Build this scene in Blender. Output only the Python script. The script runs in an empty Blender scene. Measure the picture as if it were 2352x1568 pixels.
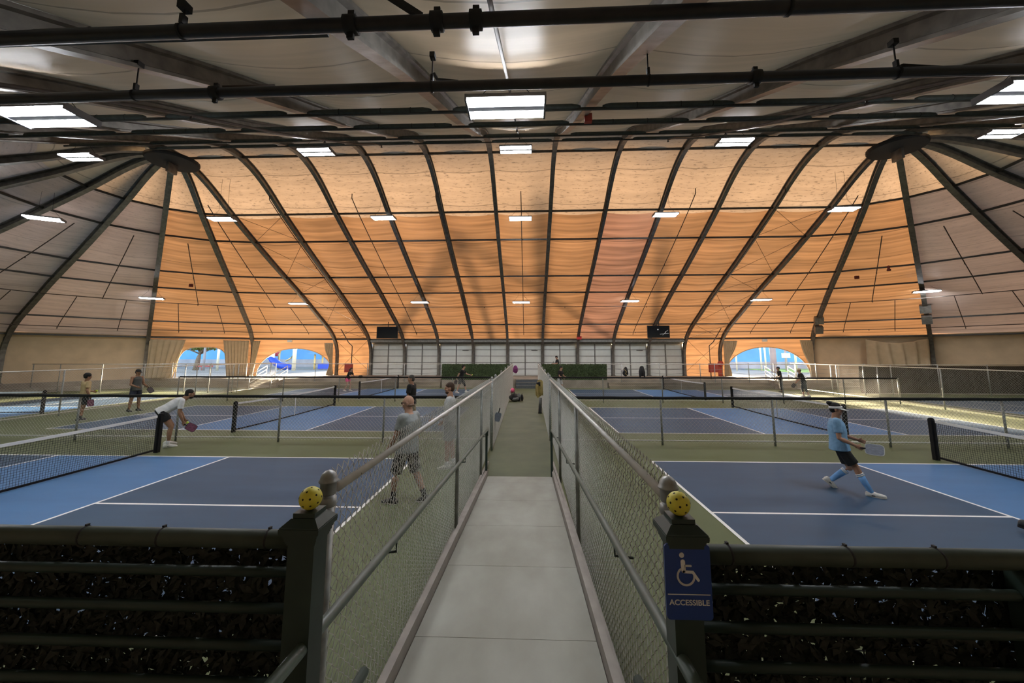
import bpy, bmesh, math, random
import numpy as np
from mathutils import Vector, Matrix, Euler
SC = bpy.context.scene
COL = SC.collection
PI = math.pi
random.seed(7)
RNG = np.random.default_rng(11)

# ------------------------------------------------------------------ helpers
def link(o):
    COL.objects.link(o)
    return o

def tag(o, label=None, cat=None, group=None, kind=None):
    if label: o['label'] = label
    if cat: o['category'] = cat
    if group: o['group'] = group
    if kind: o['kind'] = kind
    return o

def thing(name, label, cat, loc=(0, 0, 0), rz=0.0, group=None, kind=None):
    o = link(bpy.data.objects.new(name, None))
    o.empty_display_size = 0.2
    o.location = loc
    o.rotation_euler = (0, 0, rz)
    return tag(o, label, cat, group, kind)

def mesh_np(name, verts, faces, mats, parent=None, smooth=False, mi=None):
    """verts (n,3) array, faces (m,k) int array, all the same k"""
    me = bpy.data.meshes.new(name)
    verts = np.asarray(verts, dtype=np.float32)
    faces = np.asarray(faces, dtype=np.int32)
    m, k = faces.shape
    me.vertices.add(len(verts)); me.vertices.foreach_set('co', verts.ravel())
    me.loops.add(m * k); me.loops.foreach_set('vertex_index', faces.ravel())
    me.polygons.add(m)
    me.polygons.foreach_set('loop_start', np.arange(0, m * k, k, dtype=np.int32))
    for mt in (mats if isinstance(mats, (list, tuple)) else [mats]): me.materials.append(mt)
    me.polygons.foreach_set('use_smooth', np.full(m, smooth, dtype=bool))
    if mi is not None: me.polygons.foreach_set('material_index', np.asarray(mi, dtype=np.int32))
    me.update(calc_edges=True); me.validate()
    o = link(bpy.data.objects.new(name, me))
    if parent is not None: o.parent = parent
    return o

class MB:
    def __init__(self):
        self.v = []; self.f = []; self.m = []; self.s = []
    def add(self, vs, fs, mi=0, smooth=False):
        b = len(self.v)
        self.v.extend([tuple(p) for p in vs])
        for f in fs:
            self.f.append([b + i for i in f]); self.m.append(mi); self.s.append(smooth)
        return self
    def box(self, c, s, rot=None, mi=0, taper=1.0):
        c = Vector(c); hx, hy, hz = s[0] / 2, s[1] / 2, s[2] / 2
        vs = []
        for z in (-1, 1):
            t = taper if z > 0 else 1.0
            for x, y in ((-1, -1), (1, -1), (1, 1), (-1, 1)):
                p = Vector((x * hx * t, y * hy * t, z * hz))
                if rot is not None: p = rot @ p
                vs.append(c + p)
        return self.add(vs, [(3, 2, 1, 0), (4, 5, 6, 7), (0, 1, 5, 4), (1, 2, 6, 5), (2, 3, 7, 6), (3, 0, 4, 7)], mi)
    def bb(self, x0, x1, y0, y1, z0, z1, mi=0):
        return self.box(((x0 + x1) / 2, (y0 + y1) / 2, (z0 + z1) / 2), (x1 - x0, y1 - y0, z1 - z0), mi=mi)
    def frames(self, pts, up=(0, 0, 1)):
        n = len(pts); fr = []
        for i in range(n):
            a = pts[max(i - 1, 0)]; b = pts[min(i + 1, n - 1)]
            t = (b - a)
            t = t.normalized() if t.length > 1e-9 else Vector((0, 0, 1))
            u = Vector(up)
            if abs(t.dot(u)) > 0.98: u = Vector((1, 0, 0)) if abs(t.x) < 0.9 else Vector((0, 1, 0))
            l = t.cross(u).normalized(); w = l.cross(t).normalized()
            fr.append((t, l, w))
        return fr
    def sweep(self, pts, section, up=(0, 0, 1), mi=0, smooth=False, cap=True, closed_section=True):
        """section: list of (a,b) along lateral, up; or a list of sections per point"""
        pts = [Vector(p) for p in pts]
        fr = self.frames(pts, up)
        per = isinstance(section[0], list)
        vs = []; k = len(section[0]) if per else len(section)
        for i, p in enumerate(pts):
            sec = section[i] if per else section
            t, l, w = fr[i]
            for a, b in sec: vs.append(p + l * a + w * b)
        fs = []
        for i in range(len(pts) - 1):
            for j in range(k):
                j2 = (j + 1) % k
                fs.append((i * k + j, i * k + j2, (i + 1) * k + j2, (i + 1) * k + j))
        if cap:
            fs.append(tuple(range(k - 1, -1, -1)))
            fs.append(tuple((len(pts) - 1) * k + j for j in range(k)))
        return self.add(vs, fs, mi, smooth)
    def tube(self, pts, r, n=8, mi=0, smooth=True, cap=True, up=(0, 0, 1)):
        m = len(pts)
        rs = r if isinstance(r, (list, tuple)) else [r] * m
        secs = [[(q * math.cos(2 * PI * j / n), q * math.sin(2 * PI * j / n)) for j in range(n)] for q in rs]
        return self.sweep(pts, secs, up, mi, smooth, cap)
    def beam(self, p0, p1, w, h, mi=0, up=(0, 0, 1)):
        return self.sweep([p0, p1], [(-w / 2, -h / 2), (w / 2, -h / 2), (w / 2, h / 2), (-w / 2, h / 2)], up, mi)
    def lathe(self, c, prof, n=16, mi=0, smooth=True, ax=None):
        c = Vector(c); vs = []; k = len(prof)
        for r, z in prof:
            for j in range(n):
                a = 2 * PI * j / n
                p = Vector((r * math.cos(a), r * math.sin(a), z))
                if ax is not None: p = ax @ p
                vs.append(c + p)
        fs = []
        for i in range(k - 1):
            for j in range(n):
                j2 = (j + 1) % n
                fs.append((i * n + j, i * n + j2, (i + 1) * n + j2, (i + 1) * n + j))
        fs.append(tuple(range(n - 1, -1, -1))); fs.append(tuple((k - 1) * n + j for j in range(n)))
        return self.add(vs, fs, mi, smooth)
    def ell(self, c, r, rot=None, nu=12, nv=8, mi=0):
        c = Vector(c); vs = []
        for i in range(1, nv):
            ph = PI * i / nv
            for j in range(nu):
                a = 2 * PI * j / nu
                p = Vector((r[0] * math.sin(ph) * math.cos(a), r[1] * math.sin(ph) * math.sin(a), r[2] * math.cos(ph)))
                if rot is not None: p = rot @ p
                vs.append(c + p)
        top = Vector((0, 0, r[2])); bot = Vector((0, 0, -r[2]))
        if rot is not None: top = rot @ top; bot = rot @ bot
        vs.append(c + top); vs.append(c + bot)
        T = len(vs) - 2; fs = []
        for i in range(nv - 2):
            for j in range(nu):
                j2 = (j + 1) % nu
                fs.append((i * nu + j, (i + 1) * nu + j, (i + 1) * nu + j2, i * nu + j2))
        for j in range(nu):
            j2 = (j + 1) % nu
            fs.append((T, j, j2)); fs.append((T + 1, (nv - 2) * nu + j2, (nv - 2) * nu + j))
        return self.add(vs, fs, mi, True)
    def prism(self, poly, y0, y1, M=None, mi=0):
        """poly in local (x,z), extruded y0..y1, M optional Matrix 4x4"""
        n = len(poly); vs = []
        for y in (y0, y1):
            for x, z in poly:
                p = Vector((x, y, z)); vs.append(M @ p if M is not None else p)
        fs = [tuple(range(n)), tuple(range(2 * n - 1, n - 1, -1))]
        for i in range(n):
            j = (i + 1) % n
            fs.append((j, i, n + i, n + j))
        return self.add(vs, fs, mi)
    def build(self, name, mats, parent=None, local=False, loc=None):
        """local: vertices already in the parent's frame. Otherwise they are world coordinates."""
        me = bpy.data.meshes.new(name)
        V = np.array(self.v, dtype=np.float64)
        o = bpy.data.objects.new(name, me)
        if parent is not None:
            o.parent = parent
            if not local:
                q = parent; off = Vector((0, 0, 0))
                while q is not None: off += Vector(q.location); q = q.parent
                V = V - np.array(off)
        else:
            if loc is None:
                mn, mx = V.min(0), V.max(0)
                loc = ((mn[0] + mx[0]) / 2, (mn[1] + mx[1]) / 2, mn[2])
            o.location = loc
            V = V - np.array(loc)
        me.from_pydata(V.tolist(), [], self.f)
        for mt in (mats if isinstance(mats, (list, tuple)) else [mats]): me.materials.append(mt)
        me.polygons.foreach_set('material_index', self.m)
        me.polygons.foreach_set('use_smooth', self.s)
        me.update()
        return link(o)

def struct(o):
    o['kind'] = 'structure'
    return o

def rotz(a): return Matrix.Rotation(a, 3, 'Z')

# ------------------------------------------------------------------ materials
def nt(name):
    m = bpy.data.materials.new(name); m.use_nodes = True
    t = m.node_tree; t.nodes.clear()
    out = t.nodes.new('ShaderNodeOutputMaterial')
    return m, t, out

def N(t, typ, **kw):
    n = t.nodes.new(typ)
    for k, v in kw.items():
        if k.startswith('i_'):
            n.inputs[k[2:].replace('_', ' ')].default_value = v
        else: setattr(n, k, v)
    return n

def noise_col(t, col, var=0.25, scale=6.0, stretch=(1, 1, 1), detail=5.0, coord='Object', second=None):
    tc = N(t, 'ShaderNodeTexCoord'); mp = N(t, 'ShaderNodeMapping')
    mp.inputs['Scale'].default_value = stretch
    t.links.new(tc.outputs[coord], mp.inputs['Vector'])
    nz = N(t, 'ShaderNodeTexNoise'); nz.inputs['Scale'].default_value = scale; nz.inputs['Detail'].default_value = detail
    t.links.new(mp.outputs[0], nz.inputs['Vector'])
    rp = N(t, 'ShaderNodeValToRGB')
    c0 = [max(0, c * (1 - var)) for c in col]; c1 = [min(1, c * (1 + var)) for c in col]
    if second: c1 = list(second)
    rp.color_ramp.elements[0].position = 0.3; rp.color_ramp.elements[1].position = 0.7
    rp.color_ramp.elements[0].color = (*c0, 1); rp.color_ramp.elements[1].color = (*c1, 1)
    t.links.new(nz.outputs['Fac'], rp.inputs['Fac'])
    return rp.outputs['Color'], nz.outputs['Fac'], mp.outputs[0]

def mat(name, col, rough=0.6, metal=0.0, var=0.12, scale=8.0, stretch=(1, 1, 1), bump=0.0, bscale=None, spec=0.5, second=None, trans=0.0):
    m, t, out = nt(name)
    b = N(t, 'ShaderNodeBsdfPrincipled')
    c, fac, vec = noise_col(t, col, var, scale, stretch, second=second)
    t.links.new(c, b.inputs['Base Color'])
    b.inputs['Roughness'].default_value = rough; b.inputs['Metallic'].default_value = metal
    b.inputs['Specular IOR Level'].default_value = spec
    if bump:
        bp = N(t, 'ShaderNodeBump'); bp.inputs['Strength'].default_value = bump; bp.inputs['Distance'].default_value = 0.02
        nz = N(t, 'ShaderNodeTexNoise'); nz.inputs['Scale'].default_value = bscale or scale * 4
        t.links.new(vec, nz.inputs['Vector']); t.links.new(nz.outputs['Fac'], bp.inputs['Height'])
        t.links.new(bp.outputs[0], b.inputs['Normal'])
    if trans:
        tr = N(t, 'ShaderNodeBsdfTranslucent'); t.links.new(c, tr.inputs['Color'])
        mx = N(t, 'ShaderNodeMixShader'); mx.inputs[0].default_value = trans
        t.links.new(b.outputs[0], mx.inputs[1]); t.links.new(tr.outputs[0], mx.inputs[2])
        t.links.new(mx.outputs[0], out.inputs[0])
    else:
        t.links.new(b.outputs[0], out.inputs[0])
    return m

def emit(name, col, strength):
    m, t, out = nt(name)
    e = N(t, 'ShaderNodeEmission'); e.inputs['Color'].default_value = (*col, 1); e.inputs['Strength'].default_value = strength
    t.links.new(e.outputs[0], out.inputs[0])
    return m

def membrane(name, diff, trans, seam=1.9, seamdark=0.55, stripe=0.3, stain=0.0, gloss=0.04):
    """tensioned fabric: reflects diff, lets trans through; weld seams, wrinkle bands and stains follow the cloth (UV in metres)"""
    m, t, out = nt(name)
    uv = N(t, 'ShaderNodeUVMap')
    sp = N(t, 'ShaderNodeSeparateXYZ'); t.links.new(uv.outputs[0], sp.inputs[0])
    # seams
    dv = N(t, 'ShaderNodeMath', operation='DIVIDE'); dv.inputs[1].default_value = seam; t.links.new(sp.outputs['Y'], dv.inputs[0])
    fr = N(t, 'ShaderNodeMath', operation='FRACT'); t.links.new(dv.outputs[0], fr.inputs[0])
    lt = N(t, 'ShaderNodeMath', operation='LESS_THAN'); lt.inputs[1].default_value = 0.022; t.links.new(fr.outputs[0], lt.inputs[0])
    sm = N(t, 'ShaderNodeMath', operation='MULTIPLY_ADD'); sm.inputs[1].default_value = -(1 - seamdark); sm.inputs[2].default_value = 1.0
    t.links.new(lt.outputs[0], sm.inputs[0])
    # wrinkle bands across the width
    mp = N(t, 'ShaderNodeMapping'); mp.inputs['Scale'].default_value = (0.12, 2.3, 1); t.links.new(uv.outputs[0], mp.inputs['Vector'])
    nz = N(t, 'ShaderNodeTexNoise'); nz.inputs['Scale'].default_value = 1.6; nz.inputs['Detail'].default_value = 3
    t.links.new(mp.outputs[0], nz.inputs['Vector'])
    mr = N(t, 'ShaderNodeMapRange'); mr.inputs['From Min'].default_value = 0.35; mr.inputs['From Max'].default_value = 0.65
    mr.inputs['To Min'].default_value = 1 - stripe; mr.inputs['To Max'].default_value = 1 + stripe * 0.4
    t.links.new(nz.outputs['Fac'], mr.inputs['Value'])
    # broad mottling
    n2 = N(t, 'ShaderNodeTexNoise'); n2.inputs['Scale'].default_value = 0.35; n2.inputs['Detail'].default_value = 2
    t.links.new(uv.outputs[0], n2.inputs['Vector'])
    mr2 = N(t, 'ShaderNodeMapRange'); mr2.inputs['From Min'].default_value = 0.3; mr2.inputs['From Max'].default_value = 0.7
    mr2.inputs['To Min'].default_value = 0.86; mr2.inputs['To Max'].default_value = 1.1
    t.links.new(n2.outputs['Fac'], mr2.inputs['Value'])
    a = N(t, 'ShaderNodeMath', operation='MULTIPLY'); t.links.new(sm.outputs[0], a.inputs[0]); t.links.new(mr.outputs[0], a.inputs[1])
    b = N(t, 'ShaderNodeMath', operation='MULTIPLY'); t.links.new(a.outputs[0], b.inputs[0]); t.links.new(mr2.outputs[0], b.inputs[1])
    fac = b.outputs[0]
    if stain:
        m3 = N(t, 'ShaderNodeMapping'); m3.inputs['Scale'].default_value = (1.2, 5.0, 1); t.links.new(uv.outputs[0], m3.inputs['Vector'])
        n3 = N(t, 'ShaderNodeTexNoise'); n3.inputs['Scale'].default_value = 2.2; n3.inputs['Detail'].default_value = 7; n3.inputs['Roughness'].default_value = 0.7
        t.links.new(m3.outputs[0], n3.inputs['Vector'])
        mr3 = N(t, 'ShaderNodeMapRange'); mr3.inputs['From Min'].default_value = 0.55; mr3.inputs['From Max'].default_value = 0.64
        mr3.inputs['To Min'].default_value = 1.0; mr3.inputs['To Max'].default_value = 1 - stain
        t.links.new(n3.outputs['Fac'], mr3.inputs['Value'])
        c = N(t, 'ShaderNodeMath', operation='MULTIPLY'); t.links.new(fac, c.inputs[0]); t.links.new(mr3.outputs[0], c.inputs[1])
        fac = c.outputs[0]
    def tint(col):
        v = N(t, 'ShaderNodeVectorMath', operation='SCALE'); v.inputs[0].default_value = col; t.links.new(fac, v.inputs['Scale'])
        return v.outputs[0]
    d = N(t, 'ShaderNodeBsdfDiffuse'); t.links.new(tint(diff), d.inputs['Color'])
    tr = N(t, 'ShaderNodeBsdfTranslucent'); t.links.new(tint(trans), tr.inputs['Color'])
    ad = N(t, 'ShaderNodeAddShader'); t.links.new(d.outputs[0], ad.inputs[0]); t.links.new(tr.outputs[0], ad.inputs[1])
    if gloss:
        g = N(t, 'ShaderNodeBsdfGlossy'); g.inputs['Roughness'].default_value = 0.38; g.inputs['Color'].default_value = (1, 1, 1, 1)
        mx = N(t, 'ShaderNodeMixShader'); mx.inputs[0].default_value = gloss
        t.links.new(ad.outputs[0], mx.inputs[1]); t.links.new(g.outputs[0], mx.inputs[2])
        t.links.new(mx.outputs[0], out.inputs[0])
    else: t.links.new(ad.outputs[0], out.inputs[0])
    return m

M = {}
M['green'] = mat('court_green', (0.103, 0.125, 0.056), 0.6, var=0.12, scale=0.6, spec=0.25)
M['dkblue'] = mat('court_blue', (0.021, 0.062, 0.122), 0.55, var=0.12, scale=0.9, stretch=(0.5, 2, 1), spec=0.3)
M['ltblue'] = mat('kitchen_blue', (0.055, 0.165, 0.36), 0.55, var=0.08, scale=0.9, stretch=(0.5, 2, 1), spec=0.3)
M['line'] = mat('line_white', (0.82, 0.82, 0.8), 0.55, var=0.05)
M['walk'] = mat('walk_green', (0.072, 0.092, 0.038), 0.6, var=0.25, scale=1.2, second=(0.096, 0.113, 0.053))
M['concrete'] = mat('concrete', (0.28, 0.245, 0.2), 0.85, var=0.25, scale=1.5, bump=0.2)
M['tier'] = mat('tier_concrete', (0.22, 0.19, 0.14), 0.85, var=0.35, scale=1.1, stretch=(0.5, 1, 2), bump=0.2)
M['rib'] = mat('aluminium_rib', (0.16, 0.15, 0.135), 0.45, metal=0.5, var=0.3, scale=5, stretch=(1, 1, 1))
M['purlin'] = mat('dark_purlin', (0.05, 0.05, 0.045), 0.55, metal=0.3, var=0.2)
M['foam'] = mat('pipe_foam', (0.05, 0.058, 0.05), 0.7, var=0.25, scale=10)
M['blackpipe'] = mat('black_pipe', (0.022, 0.018, 0.017), 0.5, metal=0.2, var=0.3)
M['rustpipe'] = mat('rust_pipe', (0.05, 0.035, 0.028), 0.6, var=0.3)
M['galv'] = mat('galvanised', (0.33, 0.34, 0.33), 0.45, metal=0.35, var=0.25, scale=18)
M['galvrail'] = mat('galvanised_rail', (0.6, 0.58, 0.54), 0.45, metal=0.15, var=0.12, scale=6)
M['wire'] = mat('chain_wire', (0.5, 0.5, 0.47), 0.5, metal=0.15, var=0.1)
M['wirew'] = mat('chain_wire_bright', (0.5, 0.48, 0.44), 0.55, metal=0.2, var=0.1)
M['post'] = mat('green_grey_post', (0.2, 0.205, 0.19), 0.5, metal=0.2, var=0.25)
M['foamblack'] = mat('black_foam', (0.008, 0.008, 0.009), 0.75, var=0.3, spec=0.25)
M['dkgreen'] = mat('dark_green_paint', (0.016, 0.03, 0.023), 0.5, var=0.2, spec=0.4)
M['railgreen'] = mat('green_rail_paint', (0.06, 0.085, 0.068), 0.42, var=0.18, scale=12)
M['netblack'] = mat('net_cord', (0.012, 0.014, 0.018), 0.8, var=0.1)
M['nettape'] = mat('net_tape', (0.72, 0.72, 0.7), 0.7, var=0.06)
M['tarp'] = mat('tan_tarp', (0.56, 0.43, 0.285), 0.75, var=0.1, scale=1.3, bump=0.5, bscale=1.8)
M['curtain'] = mat('tan_curtain', (0.5, 0.4, 0.26), 0.8, var=0.08, scale=3, trans=0.12)
M['door'] = mat('door_panel', (0.70, 0.73, 0.70), 0.5, var=0.04, scale=2)
M['doorframe'] = mat('door_track', (0.2, 0.2, 0.19), 0.45, metal=0.4, var=0.2)
M['hedge'] = mat('hedge_leaf', (0.045, 0.075, 0.022), 0.6, var=0.5, scale=14)
M['black'] = mat('black_plastic', (0.012, 0.012, 0.013), 0.75, var=0.2)
M['screen'] = mat('tv_screen', (0.006, 0.008, 0.012), 0.12, var=0.2)
M['red'] = mat('red_cover', (0.36, 0.045, 0.03), 0.6, var=0.15)
M['exitred'] = mat('exit_red', (0.6, 0.03, 0.03), 0.5, var=0.05)
M['white'] = mat('white_paint', (0.7, 0.7, 0.68), 0.5, var=0.05)
M['ball'] = mat('ball_yellow', (0.62, 0.55, 0.05), 0.5, var=0.08, scale=30)
M['ballgreen'] = mat('ball_lime', (0.55, 0.7, 0.08), 0.5, var=0.05)
M['hole'] = mat('ball_hole', (0.012, 0.01, 0.004), 0.9, var=0.05)
M['signblue'] = mat('sign_blue', (0.004, 0.034, 0.2), 0.4, var=0.05)
M['signwhite'] = mat('sign_white', (0.62, 0.62, 0.62), 0.5, var=0.03)
M['stepgrey'] = mat('step_grey', (0.1, 0.115, 0.13), 0.7, var=0.15)
M['lampbody'] = mat('lamp_body', (0.12, 0.12, 0.13), 0.5, var=0.05)
M['windscreen'] = mat('brown_windscreen', (0.045, 0.033, 0.022), 0.8, var=0.3, scale=2)
# ramp deck: painted concrete boards with wear
M['ramp'] = mat('ramp_paint', (0.265, 0.255, 0.215), 0.6, var=0.1, scale=2.2, stretch=(1.0, 0.5, 1), second=(0.34, 0.343, 0.3), bump=0.08)
M['curb'] = mat('ramp_curb', (0.29, 0.265, 0.24), 0.6, var=0.15, scale=5)
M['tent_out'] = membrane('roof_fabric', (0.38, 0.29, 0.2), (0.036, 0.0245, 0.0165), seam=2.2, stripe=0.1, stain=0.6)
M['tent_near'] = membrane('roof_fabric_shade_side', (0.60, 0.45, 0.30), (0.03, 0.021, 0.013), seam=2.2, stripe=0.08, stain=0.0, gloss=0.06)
M['liner'] = membrane('orange_liner', (0.27, 0.175, 0.09), (0.0262, 0.0132, 0.0062), seam=2.35, stripe=0.3)
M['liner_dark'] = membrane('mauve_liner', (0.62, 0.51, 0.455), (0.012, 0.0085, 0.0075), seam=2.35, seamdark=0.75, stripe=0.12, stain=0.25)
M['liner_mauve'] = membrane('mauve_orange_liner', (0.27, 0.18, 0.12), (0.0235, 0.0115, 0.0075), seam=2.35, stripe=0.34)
M['railtop_lit'] = mat('dark_green_paint_lit', (0.04, 0.052, 0.038), 0.5, var=0.2, spec=0.4)  # guard top rail: light from above put into a lighter dark green
SUN_E, SKY_S, EXPO = 100.0, 1.1, 0.0
# ------------------------------------------------------------------ tent geometry
XC, YC, BAY = -0.2, 17.4, 3.05
RIBX = [XC + (i - 5.5) * BAY for i in range(12)]
HUBL, HUBR = RIBX[0], RIBX[-1]
_pr = [(0, 12.05), (1.2, 11.85), (2.4, 11.35), (4, 10.45), (6.3, 9.3), (8.6, 8.2), (11.6, 6.85), (14.2, 5.55), (15.8, 4.75), (16.9, 4.0), (17.5, 3.3), (17.75, 2.6), (17.8, 1.6), (17.8, 0.6)]
def _cr():
    P = [(-1.2, 11.85)] + _pr + [(17.8, -0.4)]
    out = []
    for i in range(1, len(P) - 2):
        p0, p1, p2, p3 = [np.array(P[i + k]) for k in (-1, 0, 1, 2)]
        for j in range(8):
            t = j / 8
            out.append(0.5 * (2 * p1 + (p2 - p0) * t + (2 * p0 - 5 * p1 + 4 * p2 - p3) * t * t + (3 * p1 - p0 - 3 * p2 + p3) * t ** 3))
    out.append(np.array(_pr[-1]))
    return np.array(out)
PROF = _cr()
PS = np.concatenate([[0], np.cumsum(np.hypot(*(np.diff(PROF, axis=0).T)))])
SMAX = PS[-1]
def pz(o): # height of the profile at distance o from the ridge (upper part)
    return float(np.interp(abs(o), PROF[:, 0], PROF[:, 1]))
def s_of_o(o): return float(np.interp(o, PROF[:, 0], PS))
def s_of_z(z): return float(np.interp(-z, -PROF[:, 1], PS))
def prof(s, off=0.0):
    """point (o, z) at arc length s from the ridge, moved off outward"""
    a = abs(s)
    o = np.interp(a, PS, PROF[:, 0]); z = np.interp(a, PS, PROF[:, 1])
    o2 = np.interp(a + 0.15, PS, PROF[:, 0]); z2 = np.interp(a + 0.15, PS, PROF[:, 1])
    o1 = np.interp(max(a - 0.15, 0), PS, PROF[:, 0]); z1 = np.interp(max(a - 0.15, 0), PS, PROF[:, 1])
    if a < 0.15: n = (0.0, 1.0)
    else:
        d = np.array([o2 - o1, z2 - z1]); d /= np.linalg.norm(d); n = (-d[1], d[0])
    o += n[0] * off; z += n[1] * off
    return (math.copysign(o, s) if s else o), z
def rib_pt(theta, side, s, off=0.0):
    """radial rib of an end: side -1 left, +1 right; theta from +Y"""
    o, z = prof(s, off); hx = HUBL if side < 0 else HUBR
    return Vector((hx + side * o * math.sin(theta), YC + o * math.cos(theta), z))
def cross_pt(x, s, off=0.0):
    o, z = prof(s, off)
    return Vector((x, YC + o, z))
SEC = PI / 8
S_LOW = s_of_z(3.71)
S_CH = s_of_o(4.36)
MEMB = 0.18

# --- fabric roof
def grid_patch(fn, ss, nx, bow, matfn, V, F, Mi, UV, width, uoff=0.0):
    base = len(V)
    for i, s in enumerate(ss):
        for j in range(nx + 1):
            t = j / nx
            V.append(fn(t, s) )
            UV.append((t * width + uoff, s + 40.0))
    for i in range(len(ss) - 1):
        for j in range(nx):
            F.append((base + i * (nx + 1) + j, base + i * (nx + 1) + j + 1, base + (i + 1) * (nx + 1) + j + 1, base + (i + 1) * (nx + 1) + j))
            Mi.append(matfn((ss[i] + ss[i + 1]) / 2))
V, F, Mi, UV = [], [], [], []
ss = sorted(set([round(float(x), 3) for x in np.linspace(-SMAX, S_LOW, 66)] + [round(S_CH, 3), -1.2]))
def bowpt(a, b, t, s):
    p = a.lerp(b, t); k = 0.17 * math.sin(PI * t) * (1 if abs(s) < S_LOW - 0.6 else 0.3)
    o, z = prof(s, 0.0); o2, z2 = prof(s, 1.0)
    mid = (a + b) / 2
    return p, k, (o2 - o, z2 - z)
for k in range(11):
    def fn(t, s, k=k):
        a = cross_pt(RIBX[k], s, MEMB); b = cross_pt(RIBX[k + 1], s, MEMB)
        p, w, n = bowpt(a, b, t, s)
        return (p.x, p.y - w * n[0], p.z - w * n[1])
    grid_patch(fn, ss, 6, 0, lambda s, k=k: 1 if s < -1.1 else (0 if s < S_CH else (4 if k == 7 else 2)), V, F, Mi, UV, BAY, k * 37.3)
for side in (-1, 1):
    for k in range(8):
        t0, t1 = k * SEC, (k + 1) * SEC; tm = (t0 + t1) / 2
        s2 = [round(float(x), 3) for x in np.linspace(0.7, S_LOW, 34)] + [round(S_CH - 0.25, 3)]
        s2 = sorted(set(s2))
        def fn(t, s, t0=t0, t1=t1, tm=tm, side=side):
            a = rib_pt(t0, side, s, MEMB); b = rib_pt(t1, side, s, MEMB)
            p, w, n = bowpt(a, b, t, s)
            w *= min(1, s / 8)
            return (p.x - w * n[0] * side * math.sin(tm), p.y - w * n[0] * math.cos(tm), p.z - w * n[1])
        if k < 2: mf = lambda s: 0 if s < S_CH - 0.25 else 2
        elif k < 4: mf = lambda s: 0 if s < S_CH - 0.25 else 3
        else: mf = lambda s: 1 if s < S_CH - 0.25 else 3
        grid_patch(fn, s2, 6, 0, mf, V, F, Mi, UV, BAY, 500 + (k * 2 + side) * 23.7)
roof = mesh_np('ceiling', V, F, [M['tent_out'], M['tent_near'], M['liner'], M['liner_dark'], M['liner_mauve']], smooth=True, mi=Mi)
uvl = roof.data.uv_layers.new(name='UVMap')
li = np.zeros(len(roof.data.loops), dtype=np.int32); roof.data.loops.foreach_get('vertex_index', li)
uvl.data.foreach_set('uv', np.array(UV, dtype=np.float32)[li].ravel())
struct(roof)

# --- ribs
ORD = ['first', 'second', 'third', 'fourth', 'fifth', 'sixth', 'seventh', 'eighth', 'ninth', 'tenth', 'eleventh', 'twelfth']
def isec(d=0.3, w=0.2, f=0.045, g=0.04):
    d /= 2; w /= 2
    return [(-d, -w), (-d, w), (-d + f, w), (-d + f + 0.02, g), (d - f - 0.02, g), (d - f, w), (d, w), (d, -w), (d - f, -w), (d - f - 0.02, -g), (-d + f + 0.02, -g), (-d + f, -w)]
RS = [float(x) for x in np.linspace(-SMAX, SMAX, 96)]
for i, x in enumerate(RIBX):
    n = i - 6 if i >= 6 else 5 - i
    sd = 'right' if i >= 6 else 'left'
    mb = MB().sweep([cross_pt(x, s) for s in RS], isec(), up=(1, 0, 0), smooth=False)
    o = mb.build('roof_rib', M['rib'])
    lab = f'{ORD[n]} grey metal roof rib {sd} of the central walkway, arching over to the far wall'
    if n == 5: lab = f'grey metal roof rib passing under the {sd} roof hub, beside the arched opening'
    tag(o, lab, 'roof rib', 'arched ribs of the straight roof')
    fp = MB()
    fp.box((x, YC + 17.8, 0.64), (0.34, 0.4, 0.04)); 
    for a in (-0.13, 0.13): fp.box((x + a, YC + 17.8, 0.675), (0.04, 0.04, 0.05))
    fp.build('foot_plate', M['rib'], o)
for side in (-1, 1):
    sd = 'left' if side < 0 else 'right'
    for k in range(1, 7):
        th = k * SEC
        rs = [float(x) for x in np.linspace(1.0, SMAX, 50)]
        perp = (math.cos(th), -side * math.sin(th), 0)
        mb = MB().sweep([rib_pt(th, side, s) for s in rs], isec(0.3, 0.24), up=perp)
        o = mb.build('radial_rib', M['rib'])
        tag(o, f'{ORD[k-1]} slanting grey rib of the {sd} hub fan, counted from the far wall', 'roof rib', 'fan of ribs around the roof hubs')
        q = rib_pt(th, side, SMAX)
        MB().box((q.x, q.y, 0.64), (0.36, 0.36, 0.05), rotz(-side * th)).build('foot_plate', M['rib'], o)
    hx = HUBL if side < 0 else HUBR
    h = MB().lathe((hx, YC, 11.62), [(0.05, -0.12), (1.02, -0.06), (1.06, 0.0), (1.06, 0.1), (0.05, 0.16)], 24, smooth=False).build('roof_hub', M['black'])
    tag(h, f'black round hub plate where the {sd} fan of roof ribs meets', 'roof hub', 'roof hubs')
    MB().box((hx, YC, 11.35), (0.12, 0.5, 0.6)).build('hanger_plate', M['rib'], h)

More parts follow.
